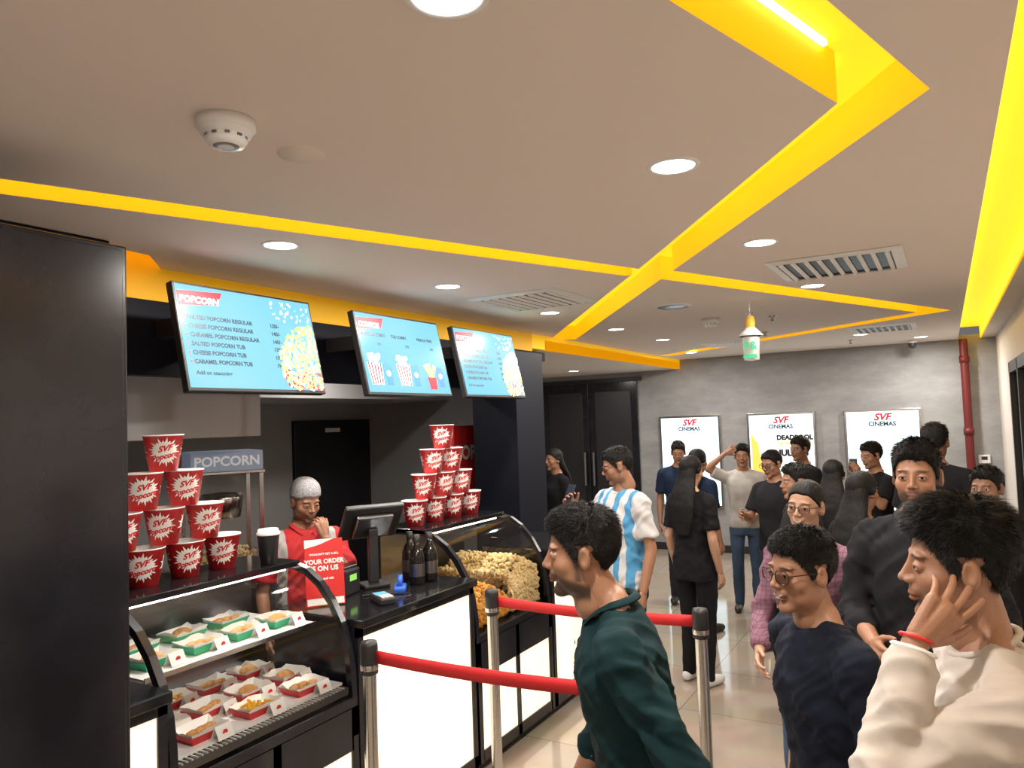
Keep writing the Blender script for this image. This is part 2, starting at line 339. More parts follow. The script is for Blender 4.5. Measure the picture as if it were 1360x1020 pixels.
counter(4.34,5.02,1.06,"service_counter",pz0=.15,pz1=.9)
PROF=[(-2.28,.74),(-2.285,.85),(-2.30,.95),(-2.335,1.05),(-2.39,1.14),(-2.46,1.215),(-2.54,1.265),(-2.63,1.29),(-2.9,1.292)]
def sweep(name,prof,y0,y1,m,parent):
    V=[];F=[]
    for (x,z) in prof: V+=[(x,y0,z),(x,y1,z)]
    for i in range(len(prof)-1): F.append((2*i,2*i+1,2*i+3,2*i+2))
    return meshobj(name,V,F,m,parent,True)
def arcframe(y0,y1,parent,t=.022):
    V=[];F=[]
    P=[(-2.275,.06)]+PROF
    for i,(x,z) in enumerate(P):
        a=P[max(0,i-1)];b=P[min(len(P)-1,i+1)]; tx,tz=b[0]-a[0],b[1]-a[1]; L=math.hypot(tx,tz); nx,nz=tz/L,-tx/L
        if nx*1+nz*1<0: nx,nz=-nx,-nz
        for s in (-t,t*.4):
            for y in (y0,y1): V.append((x+nx*s,y,z+nz*s))
    for i in range(len(P)-1):
        a=4*i;b=a+4
        F+=[(a,a+1,b+1,b),(a+2,b+2,b+3,a+3),(a,b,b+2,a+2),(a+1,a+3,b+3,b+1)]
    F+=[(0,2,3,1),(len(V)-4,len(V)-3,len(V)-1,len(V)-2)]
    meshobj("arc_frame",V,F,M['black'],parent)
def tray(parent,x,y,z,m,content,rot=0,card=True,s=1.15):
    g=bpy.data.objects.new("food_tray",None); g.location=(x,y,z); g.rotation_euler=(0,0,rot); g.scale=(s,s,s); link(g,parent)
    a,b,h=.052,.070,.026
    def ringv(k,z,o=0): return [(-a*k+o,-b*k+o,z),(a*k-o,-b*k+o,z),(a*k-o,b*k-o,z),(-a*k+o,b*k-o,z)]
    V=ringv(.8,0)+ringv(1,h)+ringv(1,h,.002)+ringv(.8,.003,.001)
    F=[(3,2,1,0)]+[(i,(i+1)%4,4+(i+1)%4,4+i) for i in range(4)]+[(4+i,4+(i+1)%4,8+(i+1)%4,8+i) for i in range(4)]+[(8+i,8+(i+1)%4,12+(i+1)%4,12+i) for i in range(4)]+[(12,13,14,15)]
    meshobj("boat",V,F,[m,M['paper']],g,False,[0]*9+[1]*5)
    V=[];F=[]; n=20
    for i in range(n):
        t=i/n*4; k=int(t); fr=t-k; c=[(-1,-1),(1,-1),(1,1),(-1,1),(-1,-1)]; cx=c[k][0]*(1-fr)+c[k+1][0]*fr; cy=c[k][1]*(1-fr)+c[k+1][1]*fr
        V+=[(cx*a*.78,cy*b*.78,.004),(cx*a*1.0,cy*b*1.0,h+.004+random.random()*.012)]
    for i in range(n): j=(i+1)%n; F.append((2*i,2*j,2*j+1,2*i+1))
    meshobj("liner",V,F,M['paper'],g)
    if content=='bun':
        lathe("bun",[(0,.006),(.032,.008),(.036,.018),(.032,.028),(.018,.037),(0,.040)],M['bun'],g)
    elif content=='snack':
        V=[];F=[]
        for q in range(26):
            c=Vector((random.uniform(-.03,.03),random.uniform(-.045,.045),random.uniform(.014,.032))); d=Vector((random.uniform(-1,1),random.uniform(-1,1),random.uniform(-.3,.5))).normalized()*.016
            n1=d.orthogonal().normalized()*.005; n2=d.cross(n1).normalized()*.005; b0=len(V)
            for s_ in (-1,1):
                for k in (n1,n2,-n1,-n2): V.append(c+d*s_+k)
            F+=[(b0,b0+1,b0+2,b0+3),(b0+4,b0+7,b0+6,b0+5)]+[(b0+k,b0+4+k,b0+4+(k+1)%4,b0+(k+1)%4) for k in range(4)]
        meshobj("snack",V,F,M['fries'],g)
    else:
        for k in range(3):
            lathe("roll",[(0,-.022),(.010,-.020),(.013,0),(.010,.020),(0,.022)],M['bun'],g,(random.uniform(-.015,.015),-.03+k*.03,.022),rot=(math.pi/2,random.random(),0))
    if card:
        c=bpy.data.objects.new("tent",None); c.location=(.068,.03,0); link(c,g)
        meshobj("tent_card",[(.02,-.03,0),(.02,.03,0),(0,.03,.04),(0,-.03,.04),(-.02,.03,0),(-.02,-.03,0)],[(0,1,2,3),(3,2,4,5)],M['paper'],c)
        V=[(.0125,.01*math.cos(i*math.tau/10),.018+.010*math.sin(i*math.tau/10)) for i in range(10)]
        meshobj("logo",V,[tuple(range(10))],M['red'],c)
def case(y0,y1,name):
    e=empty(name)
    box("plinth",-2.9,FX-.05,y0,y1,0,.08,M['blackm'],e)
    box("base",-2.93,FX-.02,y0,y1,.08,.70,M['black'],e)
    box("ledge",-2.93,FX+.0,y0,y1,.69,.74,M['black'],e,.006)
    mid=(y0+y1)/2
    for a,b in ((y0+.04,mid-.02),(mid+.02,y1-.04)): box("light_panel",FX-.02,FX-.008,a,b,.12,.52,M['panel'],e)
    for a,b in ((y0,y0+.04),(mid-.02,mid+.02),(y1-.04,y1)): box("stile",FX-.02,FX,a,b,.06,.7,M['black'],e)
    box("rail_low",FX-.02,FX,y0,y1,.06,.12,M['black'],e); box("rail_mid",FX-.02,FX,y0,y1,.52,.7,M['black'],e)
    sweep("curved_glass",PROF,y0+.02,y1-.02,M['glass'],e)
    arcframe(y0,y0+.03,e); arcframe(y1-.03,y1,e)
    box("top_deck",-2.95,-2.60,y0,y1,1.275,1.302,M['blacktop'],e,.004)
    box("back",-2.95,-2.93,y0,y1,.7,1.28,M['dsteel'],e)
    return e
c1=case(1.59,2.49,"food_display_case")
box("deck",-2.92,-2.32,1.63,2.45,.79,.80,M['white'],c1); box("grille",-2.32,-2.285,1.63,2.45,.755,.785,M['dsteel'],c1)
for k in range(40): box("slat",-2.325,-2.284,1.64+k*.02,1.645+k*.02,.785,.79,M['white'],c1)
box("glass_shelf",-2.92,-2.47,1.63,2.45,1.035,1.043,M['white'],c1); box("shelf_edge",-2.472,-2.466,1.63,2.45,1.03,1.047,M['steel'],c1)
box("led_tube",-2.66,-2.63,1.65,2.43,1.262,1.273,mat("case_led",(1,1,1),.5,emis=(1,.95,.85),estr=7),c1)
box("led_tube_low",-2.88,-2.85,1.65,2.43,1.022,1.034,mat("case_led_low",(1,1,1),.5,emis=(1,.95,.85),estr=6),c1)
for j,x in enumerate((-2.78,-2.57)):
    for k in range(4): tray(c1,x,1.74+k*.2+.02*j,.80,M['red'],['bun','snack','roll','bun'][(k+j)%4],math.radians(8*(k%2)))
for k in range(3): tray(c1,-2.40,1.80+k*.25,.80,M['red'],['roll','snack','roll'][k],0)
for k in range(4): tray(c1,-2.6,1.75+k*.2,1.045,M['green'],['bun','roll','roll','bun'][k],0.1)
for k in range(3): tray(c1,-2.8,1.8+k*.22,1.045,M['green'],['roll','bun','roll'][k],0.1,False)
c2=case(3.44,4.32,"popcorn_display_case")
def popcorn(name,n,fx,parent,m):
    ico=bmesh.new(); bmesh.ops.create_icosphere(ico,subdivisions=1,radius=1); bv=np.array([v.co[:] for v in ico.verts]); bf=[[v.index for v in f_.verts] for f_ in ico.faces]; ico.free()
    V=[];F=[]
    for q in range(n):
        c=np.array(fx()); s=random.uniform(.009,.014); vv=bv*s*(1+rng.uniform(-.4,.5,(len(bv),1)))+c; b=len(V); V+=vv.tolist(); F+=[[i+b for i in t] for t in bf]
    return meshobj(name,V,F,m,parent)
def inpile(y0,y1,h0=.96):
    def g():
        x=random.uniform(-2.88,-2.33); y=random.uniform(y0,y1); zt=h0+.04*math.sin(y*17)+.03*random.random()-max(0,(x+2.45))*.3
        return (x,y,random.choice([zt,zt,zt-.02,zt-.05]) )
    return g
def front(y0,y1,h0=.95):
    def g():
        z=random.uniform(.76,h0); return (-2.33-random.random()*.03-max(0,z-.9)*.3,random.uniform(y0,y1),z)
    return g
popcorn("popcorn_pile",1500,inpile(3.92,4.27,.98),c2,M['popcorn']); popcorn("popcorn_front",1100,front(3.92,4.27,.97),c2,M['popcorn'])
popcorn("caramel_pile",1500,inpile(3.49,3.88,.87),c2,M['popcorn2']); popcorn("caramel_front",900,front(3.49,3.88,.87),c2,M['popcorn2'])
box("divider",-2.9,-2.34,3.895,3.905,.75,1.2,M['glass'],c2)
box("warmer_lamp",-2.66,-2.62,3.5,4.25,1.262,1.273,mat("warmer_led",(1,1,1),.5,emis=(1,.80,.5),estr=7),c2)

def bucket_mesh():
    n=40;hh=.143;r0_,r1_=.053,.077
    V=[];F=[];mi=[]
    prof=[(0,.002),(r0_,.0),(r1_,hh),(r1_+.003,hh+.001),(r1_+.003,hh+.005),(r1_-.001,hh+.004),(r0_-.001,.006),(0,.006)]
    for (r_,z) in prof:
        for i in range(n): a=math.tau*i/n; V.append((r_*math.cos(a),r_*math.sin(a),z))
    for k in range(len(prof)-1):
        for i in range(n): F.append((k*n+i,k*n+(i+1)%n,(k+1)*n+(i+1)%n,(k+1)*n+i)); mi.append(0 if k<2 else 1)
    def cone(a,z,e=.0009):
        r_=r0_+(r1_-r0_)*z/hh+e; return (r_*math.cos(a),r_*math.sin(a),z)
    for rot in (0,2.1,4.2):
        NP=26;b=len(V);R=[.12,.3,.5,.7,.85,1.0]
        V.append(cone(rot,.078,.0015))
        for q in R:
            for i in range(NP*2):
                th=math.tau*i/(NP*2); rr=(1.0 if i%4==0 else (.66 if i%2 else .8)); rr*=q
                V.append(cone(rot+rr*.066*math.cos(th)/.066,.078+rr*.060*math.sin(th),.0012))
        m2=NP*2
        for i in range(m2): F.append((b,b+1+i,b+1+(i+1)%m2)); mi.append(1)
        for k in range(len(R)-1):
            for i in range(m2): F.append((b+1+k*m2+i,b+1+(k+1)*m2+i,b+1+(k+1)*m2+(i+1)%m2,b+1+k*m2+(i+1)%m2)); mi.append(1)
        for body,size,zz,sh in (("Popcorn",.030,.052,.25),("SVF",.032,.082,.3)):
            t=textmesh(body,size,'CENTER',.0013,sh); b=len(V)
            for v in t.vertices: V.append(cone(rot+v.co.x/.066,zz+v.co.y+v.co.x*.2,.0022))
            for pl in t.polygons: F.append(tuple(i+b for i in pl.vertices)); mi.append(0)
    me=bpy.data.meshes.new("bucket"); me.from_pydata(V,[],F); me.materials.append(M['red']); me.materials.append(M['paper'])
    for pl,i in zip(me.polygons,mi): pl.material_index=i; pl.use_smooth=True
    me.update(); return me
bme=bucket_mesh()
def pyramid(x,yr,z,sp,rows=4,left=4,rz=-.6):
    e=empty("popcorn_bucket_pyramid",(x,yr,z))
    for r_ in range(rows):
        for q in range(left-r_):
            o=bpy.data.objects.new("popcorn_bucket",bme); o.location=(random.uniform(-.006,.006),-(q+r_*.5)*sp,r_*.1485+.001); o.rotation_euler=(0,0,rz+random.uniform(-.3,.3)); link(o,e)
    return e
pyramid(-2.79,2.22,1.302,.188,4,4,-.6)
pyramid(-2.79,4.19,1.302,.2,4,4,-.9)
e=empty("takeaway_cup",(-2.66,2.36,1.303),0,1.15); lathe("body",[(0,0),(.03,0),(.042,.115)],M['blackm'],e); lathe("lid",[(.044,.113),(.045,.12),(.04,.125),(.038,.135),(0,.137)],M['white'],e)
e=empty("promo_sign",(-2.58,2.63,1.064),math.radians(52)); t=bpy.data.objects.new("lean",None); t.rotation_euler=(math.radians(-12),0,0); link(t,e)
box("board",-.09,.09,0,.004,0,.31,M['red'],t,.001)
for i,(s,z,sz) in enumerate([("YOUR ORDER",.195,.029),("IS ON US",.162,.032),("WOULDN'T GET A BILL",.235,.013),("scan and win",.12,.016)]): text("line_%d"%i,s,sz,M['paper'],t,0,-.001,z,'CENTER',.004)
flat("wave",[(-.09,.31),(-.09,.27),(-.02,.285),(.05,.31)],-.001,M['paper'],t); flat("footer",[(-.085,.005),(.085,.005),(.085,.035),(-.085,.035)],-.001,M['paper'],t); disks("seal",[(0,.075,.02,0)],[M['blackm']],t,-.001,16)
box("stand",-.03,.03,.004,.06,0,.005,M['glass'],t)
BOT=mat("bottle_black",(.01,.008,.008),.08)
def bottle(x,y):
    e=empty("sauce_bottle",(x,y,1.06),0,1.1); lathe("glass",[(0,0),(.036,0),(.038,.01),(.038,.13),(.03,.16),(.014,.185),(.013,.215),(0,.215)],BOT,e)
    lathe("cap",[(.015,.205),(.016,.235),(0,.237)],M['blackm'],e); lathe("label",[(.0385,.04),(.0385,.10)],M['dsteel'],e)
bottle(-2.47,3.19); bottle(-2.46,3.29); bottle(-2.58,3.27)
e=empty("pos_terminal",(-2.66,3.06,1.06),math.radians(-120))
box("foot",-.07,.07,-.07,.07,0,.02,M['blackm'],e,.006); box("neck",-.025,.025,-.02,.02,.02,.30,M['blackm'],e,.006)
t=bpy.data.objects.new("tilt",None); t.location=(0,-.02,.34); t.rotation_euler=(math.radians(-42),0,0); link(t,e)
box("monitor",-.16,.16,-.015,.02,-.12,.12,M['blackm'],t,.01); box("monitor_screen",-.145,.145,-.018,-.015,-.105,.105,mat("monitor_glow",(.02,.02,.02),.2,emis=(.5,.6,.7),estr=.3),t); box("rear_cover",-.1,.1,.02,.05,-.08,.08,M['dsteel'],t,.01)
e=empty("receipt_printer",(-2.70,2.86,1.06),math.radians(-80)); box("body",-.07,.07,-.07,.07,0,.13,M['blackm'],e,.012); box("lid",-.06,.06,-.06,.06,.13,.145,M['dsteel'],e,.006); box("receipt",-.04,.04,-.068,-.066,.1,.19,M['paper'],e); box("status_display",-.03,.03,.071,.073,.07,.1,M['greenlit'],e)
e=empty("card_reader",(-2.38,2.80,1.06),math.radians(60)); box("body",-.04,.04,-.08,.08,0,.035,M['blackm'],e,.01); box("display",-.03,.03,.0,.06,.035,.037,M['scr'],e)
for i in range(3):
    for j in range(4): box("key",-.026+i*.02,-.012+i*.02,-.07+j*.016,-.06+j*.016,.035,.039,M['white'],e)
e=empty("tape_dispenser",(-2.45,3.02,1.06),.6); box("body",-.03,.03,-.06,.06,0,.03,M['blue'],e,.01); lathe("roll",[(.01,-.012),(.035,-.012),(.035,.012),(.01,.012)],M['blue'],e,(0,.01,.045),rot=(0,math.pi/2,0))
cu=bpy.data.curves.new("cable",'CURVE'); cu.dimensions='3D'; cu.bevel_depth=.003; s=cu.splines.new('BEZIER'); pts=[(-2.55,2.85,1.066),(-2.46,2.93,1.066),(-2.33,2.95,1.066),(-2.36,2.88,1.066)]; s.bezier_points.add(3)
for bp,c in zip(s.bezier_points,pts): bp.co=c; bp.handle_left_type=bp.handle_right_type='AUTO'
cu.materials.append(M['blackm']); link(bpy.data.objects.new("power_cable",cu))
e=empty("popcorn_machine",(-4.0,3.18,0),math.radians(60))
box("cabinet",-.22,.22,-.24,.24,0,.95,M['dsteel'],e,.01); box("base_tray",-.21,.21,-.23,.23,.95,1.07,M['steel'],e,.008)
for sx in (-.20,.20):
    for sy in (-.22,.22): box("post",sx-.012,sx+.012,sy-.012,sy+.012,1.07,1.64,M['steel'],e)
box("glass_front",-.19,.19,-.225,-.22,1.07,1.64,M['glass'],e); box("glass_back",-.19,.19,.22,.225,1.07,1.64,M['glass'],e)
box("canopy",-.22,.22,-.25,.25,1.64,1.66,M['steel'],e,.004); box("sign_box",-.21,.21,-.24,.2,1.66,1.78,mat("backlit_sign",(.25,.3,.38),.5,emis=(.35,.42,.55),estr=.2),e,.006); text("sign_text","POPCORN",.080,mat("sign_letter",(.7,.7,.7),.5,emis=(.8,.85,.9),estr=.2),e,0,-.243,1.695,'CENTER',.003)
lathe("kettle",[(0,0),(.11,.0),(.13,.12),(.12,.15),(0,.16)],M['steel'],e,(0,0,1.36)); popcorn("popcorn_heap",300,lambda:(random.uniform(-.17,.17),random.uniform(-.19,.19),1.09+random.random()*.06),e,M['popcorn'])
e=empty("menu_poster",(-3.55,5.35,0),math.pi/2)
box("board",-.22,.22,0,.02,1.2,1.88,M['red'],e); text("word","POP",.16,M['paper'],e,-.2,-.003,1.6,'LEFT',.004)
box("leg_a",-.2,-.17,0,.02,0,1.2,M['dsteel'],e); box("leg_b",.17,.2,0,.02,0,1.2,M['dsteel'],e)
e=empty("refrigerator",(-4.9,1.5,0)); box("body",-.35,.35,-.35,.35,0,1.75,M['steel'],e,.02); box("door_glass",.35,.37,-.3,.3,.2,1.6,M['dglass'],e); box("header",.35,.38,-.33,.33,1.62,1.74,M['red'],e)
e=empty("kitchen_worktable",(-4.85,4.1,0)); box("top",-.4,.4,-.6,.6,.86,.9,M['steel'],e,.004); box("shelf",-.38,.38,-.58,.58,.3,.32,M['steel'],e)
for sx in (-.36,.36):
    for sy in (-.55,.55): box("leg",sx-.02,sx+.02,sy-.02,sy+.02,0,.86,M['steel'],e)

# ---------------------------------------------------------------- stanchions
def stanchion(x,y):
    e=empty("queue_stanchion",(x,y,0))
    lathe("base",[(0,0),(.14,0),(.14,.012),(.12,.025),(.04,.035),(.026,.05)],M['steel'],e)
    lathe("post",[(.026,.04),(.026,.95)],M['steel'],e); lathe("belt_head",[(.026,.95),(.034,.955),(.034,1.06),(.03,1.075),(0,1.08)],M['blackm'],e)
    lathe("head_band",[(.0345,.97),(.0352,.975),(.0352,.985),(.0345,.99)],M['steel'],e)
SA=(-1.97,2.23);SB=(-1.99,3.16);SC=(-.955,3.18);SD=(-.95,2.27)
for s_ in (SA,SB,SC,SD): stanchion(*s_)
def belt(a,b):
    V=[];n=16
    for i in range(n+1):
        t=i/n; x=a[0]+(b[0]-a[0])*t; y=a[1]+(b[1]-a[1])*t; sag=-.012*4*t*(1-t)
        V+=[(x,y,.995+sag),(x,y,1.045+sag)]
    F=[(2*i,2*i+2,2*i+3,2*i+1) for i in range(n)]
    o=meshobj("barrier_belt",V,F,M['belt'],None,True); m=o.modifiers.new("s",'SOLIDIFY'); m.thickness=.002
belt((SA[0]+.034,SA[1]),(SD[0]-.034,SD[1])); belt((SB[0]+.034,SB[1]),(SC[0]-.034,SC[1]))

# ================================================================ PEOPLE
def capsule(V,F,a,ra,b,rb,n=14):
    a=Vector(a);b=Vector(b);d=(b-a); L=d.length
    if L<1e-5: d=Vector((0,0,1));L=1e-5
    d=d/L; u=d.orthogonal().normalized(); w=d.cross(u)
    rings=[]
    for t in (-90,-60,-30,0): rings.append((a+d*ra*math.sin(math.radians(t)),max(ra*math.cos(math.radians(t)),.0003)))
    for t in (0,30,60,90): rings.append((b+d*rb*math.sin(math.radians(t)),max(rb*math.cos(math.radians(t)),.0003)))
    base=len(V)
    for c,rr in rings:
        for i in range(n): an=math.tau*i/n; V.append(c+u*rr*math.cos(an)+w*rr*math.sin(an))
    for k in range(len(rings)-1):
        for i in range(n): F.append((base+k*n+i,base+k*n+(i+1)%n,base+(k+1)*n+(i+1)%n,base+(k+1)*n+i))
    F.append(tuple(base+i for i in range(n-1,-1,-1))); F.append(tuple(base+(len(rings)-1)*n+i for i in range(n)))
def tube(V,F,pts,n=16):
    base=len(V)
    for k,(c,rr) in enumerate(pts):
        c=Vector(c); a=Vector(pts[max(0,k-1)][0]); b=Vector(pts[min(len(pts)-1,k+1)][0]); d=(b-a).normalized(); u=Vector((1,0,0)) if abs(d.x)<.9 else Vector((0,1,0)); u=(u-d*u.dot(d)).normalized(); w=d.cross(u)
        for i in range(n): an=math.tau*i/n; V.append(c+u*rr*math.cos(an)+w*rr*math.sin(an))
    for k in range(len(pts)-1):
        for i in range(n): F.append((base+k*n+i,base+k*n+(i+1)%n,base+(k+1)*n+(i+1)%n,base+(k+1)*n+i))
    F.append(tuple(base+i for i in range(n-1,-1,-1))); F.append(tuple(base+(len(pts)-1)*n+i for i in range(n)))
def loft(V,F,secs,T,n=28,e=2.4):
    base=len(V)
    for (z,hx,hy,yo) in secs:
        for i in range(n):
            an=math.tau*i/n; c=math.cos(an);s=math.sin(an)
            V.append(T(Vector((hx*math.copysign(abs(c)**(2/e),c),yo+hy*math.copysign(abs(s)**(2/e),s),z))))
    for k in range(len(secs)-1):
        for i in range(n): F.append((base+k*n+i,base+k*n+(i+1)%n,base+(k+1)*n+(i+1)%n,base+(k+1)*n+i))
    F.append(tuple(base+i for i in range(n-1,-1,-1))); F.append(tuple(base+(len(secs)-1)*n+i for i in range(n)))
def solid(name,V,F,m,parent,voxel=.01,it=6,disp=0,dscale=.12,zmin=None,wr=0,seed=0):
    me=bpy.data.meshes.new(name); me.from_pydata([tuple(v) for v in V],[],F); me.update()
    o=bpy.data.objects.new(name,me); COL.objects.link(o)
    rm=o.modifiers.new("r",'REMESH'); rm.mode='VOXEL'; rm.voxel_size=voxel
    sm=o.modifiers.new("s",'SMOOTH'); sm.factor=.5; sm.iterations=it
    if disp:
        tx=bpy.data.textures.new("fold",'CLOUDS'); tx.noise_scale=dscale; tx.noise_depth=1
        dm=o.modifiers.new("d",'DISPLACE'); dm.texture=tx; dm.strength=disp; dm.mid_level=.5
    dg=bpy.context.evaluated_depsgraph_get(); dg.update()
    nm=bpy.data.meshes.new_from_object(o.evaluated_get(dg)); bpy.data.objects.remove(o)
    if zmin is not None:
        for v in nm.vertices:
            if v.co.z<zmin: v.co.z=zmin
    if wr:
        off=[]
        for v in nm.vertices:
            c=v.co; s_=1 if c.x>0 else -1
            a=noise.noise(Vector((c.x*5+seed,c.y*5,(c.z+s_*c.x*.7+c.y*.5)*13))); b_=noise.noise(Vector((c.x*9+seed,c.y*9+5,(c.z-s_*c.x*.9)*20)))
            k=.55+.45*min(1,abs(c.x)/.16)
            off.append(v.normal*wr*k*((.5-abs(a)*1.8)+.5*(.5-abs(b_)*1.8)-.15))
        for v,o_ in zip(nm.vertices,off): v.co=v.co+o_
    nm.polygons.foreach_set("use_smooth",[True]*len(nm.polygons)); nm.materials.clear(); nm.materials.append(m); nm.update()
    return link(bpy.data.objects.new(name,nm),parent)
def ell(P,c,r_):
    q=(P-np.array(c))/np.array(r_); k0=np.linalg.norm(q,axis=1); k1=np.linalg.norm(q/np.array(r_),axis=1)+1e-9
    return k0*(k0-1)/k1
def cap(P,a,b,ra,rb):
    a=np.array(a);b=np.array(b);ab=b-a; t=np.clip(((P-a)@ab)/(ab@ab),0,1); return np.linalg.norm(P-(a+t[:,None]*ab),axis=1)-(ra+(rb-ra)*t)
def smin(a,b,k):
    h=np.clip(.5+.5*(b-a)/k,0,1); return b*(1-h)+a*h-k*h*(1-h)
def headsdf(P,fem):
    Q=P.copy(); Q[:,0]=np.abs(Q[:,0]); jw=.88 if fem else 1
    d=ell(Q,(0,.014,.036),(.073,.094,.080))
    d=smin(d,ell(Q,(0,-.022,-.018),(.060,.060,.080)),.02)
    d=smin(d,ell(Q,(.032*jw,-.008,-.060),(.026,.046,.034)),.022)
    d=smin(d,ell(Q,(0,-.060,-.092),(.023*jw,.022,.018)),.022)
    d=smin(d,ell(Q,(.040,-.050,-.020),(.022,.022,.020)),.018)
    d=smin(d,ell(Q,(.024,-.073,.028),(.026,.010,.007)),.012)
    s=ell(Q,(.031,-.094,.007),(.0165,.018,.0105)); d=-smin(-d,s,.009)
    d=smin(d,cap(Q,(0,-.079,.020),(0,-.098,-.018),.0060,.0085),.012)
    d=smin(d,ell(Q,(0,-.100,-.022),(.0085,.009,.0075)),.006)
    d=smin(d,ell(Q,(.0115,-.090,-.025),(.0070,.010,.0070)),.005)
    d=smin(d,ell(Q,(0,-.078,-.046),(.024,.012,.014)),.012)
    d=smin(d,ell(Q,(0,-.0835,-.0525),(.021,.0085,.0045)),.004)
    d=smin(d,ell(Q,(0,-.0815,-.0625),(.018,.0090,.0056)),.005)
    g=ell(Q,(0,-.095,-.0572),(.023,.008,.0012)); d=-smin(-d,g,.002)
    lid=ell(Q,(.0315,-.0715,.0065),(.0165,.0140,.0125)); op=ell(Q,(.0315,-.0860,.0046),(.0130,.020,.0036)); lid=-smin(-lid,op,.0015)
    d=smin(d,lid,.004); d=-smin(-d,op+.0006,.0015)
    er=ell(Q,(.0765,.010,.0),(.010,.017,.031)); er=-smin(-er,ell(Q,(.088,.006,.004),(.008,.010,.019)),.004)
    d=smin(d,er,.006)
    d=smin(d,cap(Q,(0,.016,-.06),(0,.026,-.13),.050,.054),.02)
    return d
_hc={}
def headgrid(NU,NV,fem):
    k=(NU,NV,fem)
    if k in _hc: return _hc[k]
    th=np.linspace(0.0001,math.pi-.0001,NV)
    u=np.linspace(0,2*math.pi,NU,endpoint=False); ph=u-.45*np.sin(u)-math.pi/2
    TH,PH=np.meshgrid(th,ph,indexing='ij'); Dr=np.stack([np.sin(TH)*np.cos(PH),np.sin(TH)*np.sin(PH),np.cos(TH)],-1).reshape(-1,3)
    t=np.full(len(Dr),.2)
    for _ in range(80):
        dd_=headsdf(Dr*t[:,None],fem); t=np.maximum(t-dd_*.6,.03)
    F=[]
    for i in range(NV-1):
        for j in range(NU): F.append((i*NU+j,i*NU+(j+1)%NU,(i+1)*NU+(j+1)%NU,(i+1)*NU+j))
    F=[tuple(reversed(q)) for q in F]
    _hc[k]=(Dr,t,F); return _hc[k]
def vcolmat(name,rough=.48):
    m=bpy.data.materials.new(name); m.use_nodes=True; nt=m.node_tree; b=nt.nodes["Principled BSDF"]
    a=nt.nodes.new("ShaderNodeVertexColor"); a.layer_name="Col"; nt.links.new(a.outputs[0],b.inputs["Base Color"]); b.inputs["Roughness"].default_value=rough
    b.inputs["Subsurface Weight"].default_value=.12; b.inputs["Subsurface Scale"].default_value=.01
    tc=nt.nodes.new("ShaderNodeTexCoord"); n=nt.nodes.new("ShaderNodeTexNoise"); n.inputs["Scale"].default_value=300; bp=nt.nodes.new("ShaderNodeBump"); bp.inputs["Strength"].default_value=.12; bp.inputs["Distance"].default_value=.002
    nt.links.new(tc.outputs["Object"],n.inputs["Vector"]); nt.links.new(n.outputs["Fac"],bp.inputs["Height"]); nt.links.new(bp.outputs[0],b.inputs["Normal"]); return m
FACE=vcolmat("face_skin"); HAIR=mat("black_hair",(.007,.006,.006),.6,spec=.25,bump=.5,bscale=25,stretch=(6,1,1.2)); NET=mat("hairnet",(.36,.36,.38),.7,bump=.6,bscale=120,var=.4)
EYEW=mat("eye_white",(.50,.46,.42),.2); EYEI=mat("iris",(.015,.008,.005),.1); FRAME=mat("glasses_frame",(.02,.015,.012),.25); LENS=glassmat("lens",(.93,.95,.97),.12)
SK={'m':(.33,.165,.098),'l':(.47,.27,.18),'d':(.23,.115,.066)}
SKM={k:mat("skin_"+k,v,.5,bump=.08,bscale=200,var=.08) for k,v in SK.items()}
def sstep(x,a,b): t=np.clip((x-a)/(b-a),0,1); return t*t*(3-2*t)
